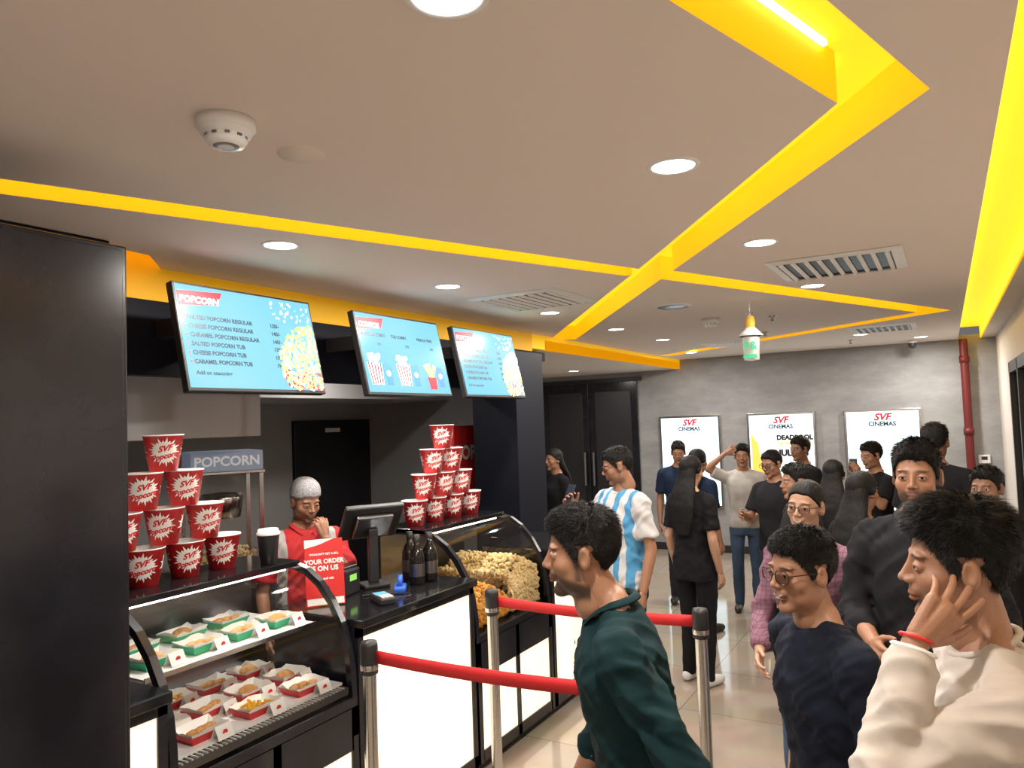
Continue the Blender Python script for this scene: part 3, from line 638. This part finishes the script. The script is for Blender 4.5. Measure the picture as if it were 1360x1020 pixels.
def make_head(root,pos,yaw_,pitch,roll,cfg):
    q=cfg.get('q',0); fem=cfg.get('fem',False); NU,NV=((220,190) if q==2 else (130,110) if q==1 else (80,64))
    Dr,t,F=headgrid(NU,NV,fem); P=Dr*t[:,None]; sk=np.array(SK[cfg.get('skin','m')])
    e=bpy.data.objects.new("head_pivot",None); e.location=pos; e.rotation_euler=(pitch,roll,yaw_); e.rotation_mode='XYZ'; e.empty_display_size=.02; e.scale=cfg.get('hs',(1,1,1)); link(e,root)
    col=np.tile(sk,(len(P),1)); ax=np.abs(P[:,0]); y=P[:,1]; z=P[:,2]
    def blend(mask,c):
        nonlocal col; col=col*(1-mask[:,None])+np.array(c)*mask[:,None]
    blend(.25*np.exp(-((ax-.04)**2+(z+.02)**2)/.0004)*(y<-.03),sk*np.array([1.2,.95,.9]))
    blend(.35*np.exp(-((ax-.031)**2/.0004+(z-.006)**2/.0002))*(y<-.05),sk*.55)
    bd=cfg.get('beard',0)
    if bd:
        jaw=sstep(-z-.35*np.clip(y+.08,0,1),.030,.050)*(y<.02)*(1-np.exp(-((ax)**2/.0006+(z+.058)**2/.00005))*(y<-.07))
        mou=np.exp(-((z+.0425)**2/.00003+(ax/.026)**4))*(y<-.07)*.9
        nk=np.clip(1-sstep(-z,.10,.122),0,1)
        sb=np.exp(-((y+.010)**2/.00016))*(z<.03)*(z>-.06)*(ax>.05)
        blend(np.clip(bd*np.maximum(np.maximum(jaw*nk,mou),sb*.9),0,1),(.018,.013,.011))
    lipc=sk*np.array([.82,.55,.52]); bl=np.clip(1.3*np.exp(-(ax/.021)**6-((z+.0572)/.0088)**4),0,1)*(y<-.074); blend(bl*.85,lipc)
    blend(.9*np.exp(-((z+.0572)/.0014)**2-(ax/.021)**6)*(y<-.07),(.05,.015,.012))
    if cfg.get('smile'):
        zc=z+.0575-.45*ax*ax/.02
        blend(np.exp(-(zc/.0052)**4-(ax/.021)**6)*(y<-.06),(.06,.02,.018))
        blend(np.exp(-((zc-.0006)/.0036)**4-(ax/.018)**6)*(y<-.06),(.68,.65,.60))
    br=np.exp(-(((z-(.0290-.20*np.abs(ax-.028)))/.0036)**4)-((ax-.032)/.018)**6)*(y<-.04)
    blend(.85*np.clip(br,0,1),(.015,.011,.010))
    me=bpy.data.meshes.new("head"); me.from_pydata(P.tolist(),[],F); me.materials.append(FACE)
    ca=me.color_attributes.new("Col",'FLOAT_COLOR','POINT'); ca.data.foreach_set("color",np.concatenate([col,np.ones((len(P),1))],1).astype(np.float32).ravel())
    me.polygons.foreach_set("use_smooth",[True]*len(me.polygons)); me.update(); link(bpy.data.objects.new("head",me),e)
    for sx in (-1,1):
        lathe("eyeball",[(.0001,-.0118),(.006,-.0102),(.0102,-.006),(.0118,0),(.0102,.006),(.006,.0102),(.0001,.0118)],EYEW,e,(sx*.0315,-.0712,.005),n=20)
        lathe("iris",[(0,.0004),(.0034,.0002),(.0056,-.0010)],EYEI,e,(sx*.0315,-.0712-.0119,.005),n=16,rot=(math.pi/2,0,0))
    style=cfg.get('hair','short')
    yk=[-.12,-.085,-.06,-.045,-.03,-.016,-.008,.004,.02,.035,.06,.1,.15]; zk=[.066,.066,.056,.038,.014,-.010,.0,.030,.030,.0,-.040,-.062,-.065]
    if style in('bun','long'): zk=[.070,.070,.056,.038,.022,.010,.006,.0,-.01,-.02,-.035,-.055,-.06]
    if style=='net': zk=[.05,.05,.045,.04,.035,.03,.03,.03,.025,.0,-.03,-.04,-.04]
    zh=np.interp(y,yk,zk); nz=np.array([noise.noise(Vector(p_)*30) for p_ in P])
    m=sstep(z-zh+nz*.005,-.002,.008)
    th={'short':.010,'full':.018,'bun':.008,'long':.012,'net':.030}[style]; th=cfg.get('vol',th)
    top=sstep(z,.03,.11); fr=np.exp(-((y+.07)**2)/.0015)*sstep(z,.05,.08)
    extra=(.004+th*(.22+.78*top)+.010*fr*(style in('full','short')))*m
    nz2=np.array([noise.noise(Vector((p_[0]*45,p_[1]*45,p_[2]*45))) for p_ in P]) if style!='net' else nz*.7
    extra=extra+nz2*.0045*m*(1 if style in('short','full') else .35)
    earm=(ax>.070)&(np.abs(y-.010)<.024)&(z<.034)
    rad=t+np.where(m>.02,extra,0)-.012*(1-m); rad=np.where(earm&(style not in('long',)),np.minimum(rad,.064),rad)
    HP=Dr*rad[:,None]
    hm=NET if style=='net' else HAIR
    hme=bpy.data.meshes.new("hair"); hme.from_pydata(HP.tolist(),[],F); hme.materials.append(hm); hme.polygons.foreach_set("use_smooth",[True]*len(hme.polygons)); hme.update(); link(bpy.data.objects.new("hair",hme),e)
    if style in('short','full'):
        idx=np.where((m>.5)&~earm)[0]; wgt=np.sin(np.arccos(np.clip(Dr[idx,2],-1,1)))+.02; n=(16000 if q==2 else 5000 if q==1 else 1200)
        ids=rng.choice(idx,n,p=wgt/wgt.sum()); root_=HP[ids]-Dr[ids]*.003+rng.normal(0,.0015,(n,3))
        cl_=np.array([[noise.noise(Vector(HP[i])*28+Vector((k*7.3,0,0))) for k in range(3)] for i in ids])
        comb=np.stack([Dr[ids,0]*.7,np.where(Dr[ids,1]>.2,.5,-.8),-.3-(1-top[ids])*1.1],1)+cl_*1.3
        comb-=Dr[ids]*np.sum(comb*Dr[ids],1)[:,None]; comb/=np.linalg.norm(comb,axis=1)[:,None]+1e-6
        upk=(.25+.5*top[ids])[:,None]
        dv=Dr[ids]*upk+comb*.8+rng.normal(0,.12,(n,3)); dv/=np.linalg.norm(dv,axis=1)[:,None]
        L=(th*.8+.006)*rng.uniform(.5,1.1,n)*(.4+.7*top[ids]); side=np.cross(dv,Dr[ids]+rng.normal(0,.3,(n,3))); side/=np.linalg.norm(side,axis=1)[:,None]; wd=.0007 if q==2 else .0012 if q==1 else .0025
        mid=root_+dv*(L*.5)[:,None]; dv2=dv*.7+comb*.6-Dr[ids]*.15; dv2/=np.linalg.norm(dv2,axis=1)[:,None]; tip=mid+dv2*(L*.6)[:,None]
        VV=np.stack([root_-side*wd,root_+side*wd,mid+side*wd*.8,mid-side*wd*.8,tip],1).reshape(-1,3)
        FF=[]
        for k in range(n): b=5*k; FF+=[(b,b+1,b+2,b+3),(b+3,b+2,b+4)]
        meshobj("hair_strands",VV.tolist(),FF,HAIR,e)
    if style=='bun':
        V=[];Ff=[]; capsule(V,Ff,(0,.10,.03),.04,(0,.135,-.02),.03); solid("hair_bun",V,Ff,HAIR,e,.006,4,.006,.03)
    if cfg.get('glasses'):
        for sx in (-1,1):
            V=[];Ff=[];n=28
            for i in range(n):
                a=math.tau*i/n; c_,s_=math.cos(a),math.sin(a); ex=.0245*math.copysign(abs(c_)**.75,c_); ez=.0185*math.copysign(abs(s_)**.75,s_)
                for (dr,dy) in ((1,-.0012),(1.09,-.0012),(1.09,.0012),(1,.0012)): V.append((sx*.033+ex*dr,-.097+abs(sx*.033+ex)*.12+dy,.004+ez*dr))
            for i in range(n):
                j=(i+1)%n
                for k in range(4): Ff.append((4*i+k,4*j+k,4*j+(k+1)%4,4*i+(k+1)%4))
            meshobj("rim",V,Ff,FRAME,e,True)
            meshobj("lens",[V[4*i] for i in range(n)],[tuple(range(n))],LENS,e)
            V=[];Ff=[]; capsule(V,Ff,(sx*.058,-.091,.010),.0016,(sx*.079,.0,.012),.0016,8); capsule(V,Ff,(sx*.079,.0,.012),.0016,(sx*.079,.02,.0),.0016,8); meshobj("temple",V,Ff,FRAME,e,True)
        V=[];Ff=[]; capsule(V,Ff,(-.009,-.099,.010),.0015,(.009,-.099,.010),.0015,8); meshobj("bridge",V,Ff,FRAME,e,True)
    return e
def make_hand(root,name,wrist,dirv,palm,side,curl,m,q,spread=.12,thumb=.8):
    d=Vector(dirv).normalized(); n=Vector(palm); n=(n-d*n.dot(d)).normalized(); x=d.cross(-n)
    Mx=Matrix((x,d,-n)).transposed()
    W=lambda p_: Vector(wrist)+Mx@Vector(p_)
    V=[];F=[]
    s=side
    for (x0,x1,r0__,r1__) in ((.0,.0,.024,.020),(-.012,-.029,.017,.0125),(.012,.029,.018,.0125),(0,.010,.017,.013),(0,-.010,.017,.013)):
        capsule(V,F,W((x0*s,-.012 if x0==0 else .01,0)),r0__*.82,W((x1*s,.082,0)),r1__,10)
    L=[(.030,.070,.0088),(.0105,.080,.0090),(-.0095,.074,.0086),(-.029,.057,.0076)]
    for k,(kx,ln,rr) in enumerate(L):
        pt=Vector((kx*s,.084-(0.006 if k==3 else 0),0)); ang=0; sp=(kx/.03)*spread*s
        segs=(.45,.32,.25); c=curl[k] if isinstance(curl,(list,tuple)) else curl
        for j,sg in enumerate(segs):
            ang+=c*(.8 if j==0 else 1.0)
            dv=Vector((math.sin(sp),math.cos(ang)*math.cos(sp),-math.sin(ang))); nx=pt+dv*ln*sg
            capsule(V,F,W(pt),rr*(1-.08*j),W(nx),rr*(.93-.1*j),10); pt=nx
    pt=Vector((.020*s,.022,-.004))
    for j,(ln,rr) in enumerate(((.040,.0145),(.032,.0105),(.026,.0092))):
        dv=Vector((s*math.sin(thumb-j*.22),math.cos(thumb-j*.22),-.35)).normalized(); nx=pt+dv*ln; capsule(V,F,W(pt),rr,W(nx),rr*.88,10); pt=nx
    return solid(name,V,F,m,root,(.0028 if q==2 else .004 if q==1 else .006),3 if q else 2)
_seed=[0]
def person(name,x,y,a,h,**c):
    _seed[0]+=3.7
    s=h/1.77; root=empty(name,(x,y,0),math.radians(a),s); q=c.get('q',0); fem=c.get('fem',False)
    sk=SKM[c.get('skin','m')]; lean=math.radians(c.get('lean',0)); PV=Vector((0,0,.95)); RX=Matrix.Rotation(lean,3,'X')@Matrix.Rotation(math.radians(c.get('tilt',0)),3,'Y')
    T=lambda v: PV+RX@(Vector(v)-PV)
    b=c.get('build',1.0); sw=(.152 if fem else .178)*b
    vx=.007 if q==2 else .010 if q==1 else .014
    slv=c.get('sleeve','short')
    hp=T((0,-.026,1.622)); hp.y-=c.get('headfwd',0)
    arms={}
    for sd in (-1,1):
        k='L' if sd>0 else 'R'
        A=c.get('arm'+k) or {}
        sh=T((sd*sw,0,1.395)); el=T(A.get('e',(sd*(sw+.045),.03,1.115))); wr=T(A.get('w',(sd*(sw+.045),-.05,.865)))
        arms[sd]=(sh,el,wr,A)
    V=[];F=[]
    loft(V,F,[(1.2,.12*b,.08,0),(1.3,.125*b,.08,0),(1.38,.12*b,.07,0),(1.44,.09*b,.055,.005),(1.49,.058,.052,.008)],T)
    capsule(V,F,T((0,.012,1.45)),.056 if not fem else .046,hp+Vector((0,.022,-.06)),.053 if not fem else .043)
    for sd in (-1,1): capsule(V,F,T((sd*.03,.02,1.50)),.033,T((sd*.10,.01,1.43)),.026)
    ku=1.0 if slv=='short' else .72
    for sd,(sh,el,wr,A) in arms.items():
        mid=el.lerp(wr,.3); capsule(V,F,sh+Vector((0,0,-.012)),.036*b*ku,el,.038*b*ku); kf=.72 if slv=='long' else 1
        capsule(V,F,el,.037*b*ku,mid,.038*b*kf); capsule(V,F,mid,.038*b*kf,wr,.025*b)
    solid("skin_body",V,F,sk,root,vx*.9,5)
    for sd,(sh,el,wr,A) in arms.items():
        dr=Vector(A['hd']) if 'hd' in A else (wr-el); pn=Vector(A.get('pn',(-sd,0,0)))
        xx=dr.normalized().cross(-(pn-dr.normalized()*pn.dot(dr.normalized())).normalized())
        fwd=Vector(A.get('th',(0,-1,0))); side=1 if xx.dot(fwd)>0 else -1
        make_hand(root,"hand_"+('left' if sd>0 else 'right'),wr,dr,pn,side,A.get('curl',.35),sk,q,A.get('spread',.1),A.get('thumb',.7))
    V=[];F=[]; hem=c.get('hem',.87); fw=.90 if fem else 1.0
    secs=[(hem,.170,.126,0),(.95,.168,.126,0),(1.05,.154*fw,.118,0),(1.15,.156*fw,.116,-.002),(1.25,.170*fw,.124,-.004),(1.33,.178*fw,.122,-.004),(1.385,.168*fw,.108,0),(1.43,.130*fw,.088,.004),(1.468,.082,.072,.008)]
    if fem: secs=[(z_,hx,hy+(.022 if 1.2<z_<1.35 else 0),yo-(.016 if 1.2<z_<1.35 else 0)) for (z_,hx,hy,yo) in secs]
    loft(V,F,[(z_,hx*b,hy*b,yo) for (z_,hx,hy,yo) in secs],T)
    for sd,(sh,el,wr,A) in arms.items():
        capsule(V,F,T((sd*.05,.012,1.452)),.044*b,sh,.064*b)
        if slv=='short': tube(V,F,[(sh,.064*b),(sh.lerp(el,.4),.063*b),(sh.lerp(el,.74),.066*b)])
        else:
            kk=.88 if fem else 1
            tube(V,F,[(sh,.064*b),(sh.lerp(el,.5),.060*b*kk),(el,.055*b*kk)]); capsule(V,F,el,.056*b*kk,el.lerp(wr,.5),.049*b*kk)
            en={'long':.95,'rolled':.25}.get(slv,.95); tube(V,F,[(el,.054*b*kk),(el.lerp(wr,en*.9),.044*b if slv=='long' else .056*b),(el.lerp(wr,en),.036*b if slv=='long' else .058*b)])
    solid("shirt",V,F,c['shirt'],root,vx,6 if q else 5,.010,.10,None,(.010 if fem else .016) if q else 0,_seed[0])
    if c.get('collar','crew')=='crew':
        V=[];F=[];n=24
        ring=[T(Vector((.074*math.cos(i*math.tau/n),.006+.066*math.sin(i*math.tau/n)-.004,1.476+.022*math.sin(i*math.tau/n)))) for i in range(n)]
        for i in range(n): capsule(V,F,ring[i],.0085,ring[(i+1)%n],.0085,8)
        solid("collar",V,F,c['shirt'],root,.005,3)
    else:
        V=[];F=[];n=24
        for i in range(n+1):
            an=-math.pi/2+.22+ (math.tau-.44)*i/n
            front_=max(0,-math.sin(an))
            top_=T(Vector((.063*math.cos(an),.012+.060*math.sin(an),1.518-.035*front_))); bot=T(Vector(((.088+.012*front_)*math.cos(an),.008+(.080+.018*front_)*math.sin(an),1.486-.058*front_**3)))
            inn=T(Vector((.060*math.cos(an),.010+.055*math.sin(an),1.455-.02*front_)))
            V+=[inn,top_,bot]
        for i in range(n): b0=3*i; F+=[(b0,b0+3,b0+4,b0+1),(b0+1,b0+4,b0+5,b0+2)]
        o=meshobj("collar",V,F,c['shirt'],root,True); md=o.modifiers.new("s",'SOLIDIFY'); md.thickness=.004; md=o.modifiers.new("u",'SUBSURF'); md.levels=1; md.render_levels=1
        if not fem:
            for k in range(6):
                z_=1.40-k*.085; pp=T((0,-.124 if k else -.112,z_)); o=lathe("button",[(0,-.002),(.005,-.002),(.0055,0),(0,.001)],M['ink'],root,pp,n=12,rot=(math.pi/2,0,0))
    V=[];F=[]; lf=c.get('feet',((.10,-.02),(-.10,.03)))
    loft(V,F,[(.80,.163*b,.113,0),(.90,.164*b,.118,0),(.97,.152*b,.110,0),(1.0,.150*b,.108,0)],lambda v:v)
    S=[];SF=[]
    for sd,(fx_,fy) in zip((1,-1),lf):
        hip=Vector((sd*.088,0,.88)); an=Vector((fx_,fy,.09)); kn=hip.lerp(an,.5)+Vector((0,-.035-abs(fy)*.12,0))
        capsule(V,F,hip,.086*b,kn,.062*b); tube(V,F,[(kn,.062*b),(kn.lerp(an,.5),.060*b),(Vector((fx_,fy,.05)),.052*b)])
        capsule(S,SF,(fx_,fy+.035,.042),.040,(fx_+sd*.012,fy-.10,.036),.042); capsule(S,SF,(fx_+sd*.012,fy-.10,.036),.042,(fx_+sd*.012,fy-.155,.030),.034)
    solid("trousers",V,F,c.get('pants',PANTS),root,vx*1.1,5,.014,.12); solid("shoes",S,SF,c.get('shoes',SHOES),root,.008,3,zmin=0)
    make_head(root,hp,math.radians(c.get('hyaw',0)),math.radians(c.get('hpitch',0)),math.radians(c.get('hroll',0)),c)
    if c.get('hair')=='long':
        V=[];F=[]
        pts=[(hp+Vector((0,.05,.05)),.066,.058),(hp+Vector((0,.075,-.04)),.082,.050),(T((0,.10,1.47)),.105,.040),(T((0,.13,1.37)),.115,.034),(T((0,.14,1.26)),.105,.027),(T((0,.138,1.15)),.065,.018)]
        n=18
        for c_,hx,hy in pts:
            for i in range(n): an=math.tau*i/n; V.append(c_+Vector((hx*math.cos(an),hy*math.sin(an),0)))
        for k in range(len(pts)-1):
            for i in range(n): F.append((k*n+i,k*n+(i+1)%n,(k+1)*n+(i+1)%n,(k+1)*n+i))
        F.append(tuple(range(n-1,-1,-1))); F.append(tuple((len(pts)-1)*n+i for i in range(n)))
        solid("long_hair",V,F,HAIR,root,.008,4,.005,.05)
    return root,T,arms,hp
def cloth(n,c,**k):
    k.setdefault('bump',.2); k.setdefault('bscale',14); k.setdefault('var',.12); return mat(n,c,.9,spec=.25,**k)
PANTS=cloth("dark_trousers",(.02,.022,.03)); JEANS=cloth("blue_jeans",(.05,.085,.15)); SHOES=mat("dark_shoe",(.03,.025,.02),.5); WSHOE=mat("white_shoe",(.7,.7,.68),.5)
TEAL=cloth("teal_shirt_cotton",(.003,.022,.026)); OFFW=cloth("offwhite_sweatshirt",(.50,.45,.41),var=.05); NAVY=cloth("navy_tshirt",(.006,.009,.020)); BLK=cloth("black_cotton",(.007,.007,.009)); CHK=cloth("charcoal_cotton",(.012,.012,.016)); WHT=cloth("white_cotton",(.42,.40,.38)); BLUE=cloth("blue_cotton",(.008,.018,.045)); MAR=cloth("maroon_cotton",(.10,.02,.03))
def plaid():
    m=cloth("mauve_plaid",(.33,.13,.17)); nt=m.node_tree; b=nt.nodes["Principled BSDF"]; tc=nt.nodes.new("ShaderNodeTexCoord")
    br=nt.nodes.new("ShaderNodeTexBrick"); br.offset=0; br.inputs["Scale"].default_value=1; br.inputs["Brick Width"].default_value=.02; br.inputs["Row Height"].default_value=.02; br.inputs["Mortar Size"].default_value=.002
    br.inputs["Color1"].default_value=(.26,.13,.17,1); br.inputs["Color2"].default_value=(.22,.11,.15,1); br.inputs["Mortar"].default_value=(.15,.08,.12,1)
    mp=nt.nodes.new("ShaderNodeMapping"); mp.inputs["Rotation"].default_value=(math.pi/2,0,0); nt.links.new(tc.outputs["Object"],mp.inputs[0]); nt.links.new(mp.outputs[0],br.inputs[0]); nt.links.new(br.outputs[0],b.inputs["Base Color"]); return m
def xstripes(name,stops):
    m=bpy.data.materials.new(name); m.use_nodes=True; nt=m.node_tree; b=nt.nodes["Principled BSDF"]; b.inputs["Roughness"].default_value=.8
    tc=nt.nodes.new("ShaderNodeTexCoord"); sp=nt.nodes.new("ShaderNodeSeparateXYZ"); nt.links.new(tc.outputs["Object"],sp.inputs[0])
    ab=nt.nodes.new("ShaderNodeMath"); ab.operation='ABSOLUTE'; nt.links.new(sp.outputs[0],ab.inputs[0])
    r=nt.nodes.new("ShaderNodeValToRGB"); r.color_ramp.interpolation='CONSTANT'; el=r.color_ramp.elements; el[0].position=0; el[0].color=(*stops[0][1],1); el[1].position=stops[1][0]; el[1].color=(*stops[1][1],1)
    for p_,c_ in stops[2:]: n_=el.new(p_); n_.color=(*c_,1)
    nt.links.new(ab.outputs[0],r.inputs[0]); nt.links.new(r.outputs[0],b.inputs["Base Color"]); return m
W_=(.55,.55,.56);B_=(.07,.28,.52)
STR=xstripes("striped_football_jersey",[(0,W_),(.032,B_),(.075,W_),(.118,B_),(.16,W_)])
UNI=xstripes("red_grey_uniform",[(0,(.50,.02,.025)),(.125,(.45,.43,.42)),(.165,(.50,.02,.025))])
PG=mat("phone_glow",(.1,.1,.1),.3,emis=(.7,.8,.9),estr=.7)
def phone(root,pos,rot):
    g=bpy.data.objects.new("phone",None); g.location=pos; g.rotation_euler=rot; link(g,root)
    box("phone_body",-.037,.037,-.004,.004,-.078,.078,M['ink'],g,.003); box("phone_screen",-.034,.034,.004,.0045,-.074,.074,PG,g)

person("man_in_teal_shirt",-.70,1.845,-66,1.705,q=2,shirt=TEAL,sleeve='rolled',collar='polo',hair='short',vol=.017,beard=.85,lean=10,headfwd=.02,hpitch=2,hs=(.97,.98,1.0),
  armL=dict(e=(.24,.10,1.14),w=(.27,.12,.88)),armR=dict(e=(-.22,-.06,1.13),w=(-.2,-.22,.93)),feet=((.09,.18),(-.09,-.22)))
r2,T2,a2,h2=person("man_in_white_sweatshirt",.06,1.75,-80,1.725,q=2,shirt=OFFW,sleeve='long',hair='full',vol=.028,beard=.35,lean=3,
  armL=dict(e=(.235,-.235,1.26),w=(.150,-.135,1.515),hd=(-.045,.105,.105),pn=(-1,-.3,-.1),th=(0,-.4,-1),curl=[.16,.22,.28,.36],spread=.22,thumb=.75),feet=((.1,0),(-.1,.05)))
wr=a2[1][2]; el=a2[1][1]; dvec=(wr-el).normalized()
def bangle(root,c,d,R,r_,m,nm):
    me=lathe(nm,[(R,-r_),(R+r_,0),(R,r_),(R-r_*.5,0),(R,-r_)],m,root,c,n=28); me.rotation_euler=d.to_track_quat('Z','Y').to_euler()
bangle(r2,wr-dvec*.016,dvec,.038,.004,M['white'],"bangle"); bangle(r2,wr+dvec*.006,dvec,.029,.0035,M['red'],"wrist_thread")
person("man_in_navy_tshirt",-.29,2.18,-52,1.61,q=2,shirt=NAVY,hair='full',vol=.016,glasses=True,smile=True,lean=6,hyaw=10,hpitch=2,feet=((.1,-.08),(-.1,.1)))
person("woman_in_plaid_shirt",-.52,3.32,-14,1.64,q=1,shirt=plaid(),fem=True,sleeve='long',collar='polo',hair='bun',glasses=True,skin='l',hroll=4,smile=True,pants=JEANS,hs=(.95,.96,.97),armR=dict(e=(-.22,-.06,1.13),w=(-.14,-.25,1.02)))
person("man_in_black_shirt",-.10,3.08,-8,1.80,q=1,shirt=CHK,sleeve='rolled',collar='polo',hair='full',beard=.85,hs=(.96,1,1.02),armR=dict(e=(-.24,-.02,1.13),w=(-.12,-.24,1.08)))
r6,T6,a6,h6=person("man_in_striped_jersey",-1.80,4.44,-28,1.74,q=1,shirt=STR,hair='short',beard=.4,glasses=True,hyaw=-35,hpitch=14,shoes=WSHOE,
  armR=dict(e=(-.22,-.12,1.14),w=(-.14,-.30,1.36),hd=(.02,-.05,.1),pn=(1,-.2,0),th=(0,1,0),curl=.6))
phone(r6,(-.105,-.345,1.45),(math.radians(-25),0,0))
person("woman_in_black_dress",-1.62,5.30,163,1.63,q=1,fem=True,shirt=BLK,hair='long',skin='l',pants=BLK,shoes=WSHOE,hem=.8)
person("man_in_white_tshirt",-1.74,7.43,10,1.62,shirt=WHT,hair='full',pants=JEANS,armR=dict(e=(-.36,-.08,1.50),w=(-.17,-.09,1.66),hd=(.1,.0,.06),pn=(0,1,-.2),th=(0,0,-1)),armL=dict(e=(.22,.0,1.12),w=(.12,-.2,1.02)))
person("man_in_blue_shirt",-2.4,7.5,15,1.66,shirt=BLUE,hair='full',hpitch=12,hs=(.95,1,.98))
person("man_in_grey_tshirt",-1.22,6.25,-30,1.62,shirt=CHK,hair='short',glasses=True,hpitch=10,armR=dict(e=(-.22,-.1,1.14),w=(-.12,-.28,1.2)))
person("man_in_dark_tshirt",-1.2,7.5,-40,1.68,shirt=BLK,hair='full',skin='d')
r12,_,_,_=person("man_with_phone",-.55,7.0,-45,1.64,shirt=BLK,hair='full',hpitch=8,armL=dict(e=(.24,-.15,1.2),w=(.14,-.28,1.45),hd=(0,-.03,.1),pn=(-1,0,0)))
phone(r12,(.10,-.31,1.54),(math.radians(-10),0,.4))
person("tall_man_in_black",-.08,5.75,170,1.81,shirt=BLK,hair='full',skin='d')
person("man_in_dark_shirt",.17,4.6,-25,1.60,shirt=BLK,hair='full',skin='d')
person("woman_with_dark_hair",-.42,4.38,150,1.59,fem=True,shirt=BLK,hair='long')
person("woman_in_pink_top",-.72,5.75,175,1.57,fem=True,shirt=MAR,hair='long')
person("man_in_maroon_shirt",-.80,4.85,-60,1.60,shirt=CHK,hair='full')
person("woman_in_blue_top",-1.95,6.6,160,1.62,fem=True,shirt=BLUE,hair='long')
person("woman_by_column",-3.46,6.8,-30,1.63,fem=True,shirt=BLK,hair='long')
person("cashier",-3.06,2.96,62,1.64,q=1,shirt=UNI,collar='polo',hair='net',beard=.6,lean=2,hyaw=10,hpitch=14,
  armL=dict(e=(.22,-.15,1.18),w=(.07,-.16,1.43),hd=(-.02,.02,.1),pn=(-.3,1,0),th=(1,0,.5),curl=.7),armR=dict(e=(-.24,.03,1.12),w=(-.24,-.10,.92)))
w=bpy.data.worlds.new("world"); scene.world=w; w.use_nodes=True; w.node_tree.nodes["Background"].inputs[0].default_value=(.5,.5,.52,1); w.node_tree.nodes["Background"].inputs[1].default_value=.3
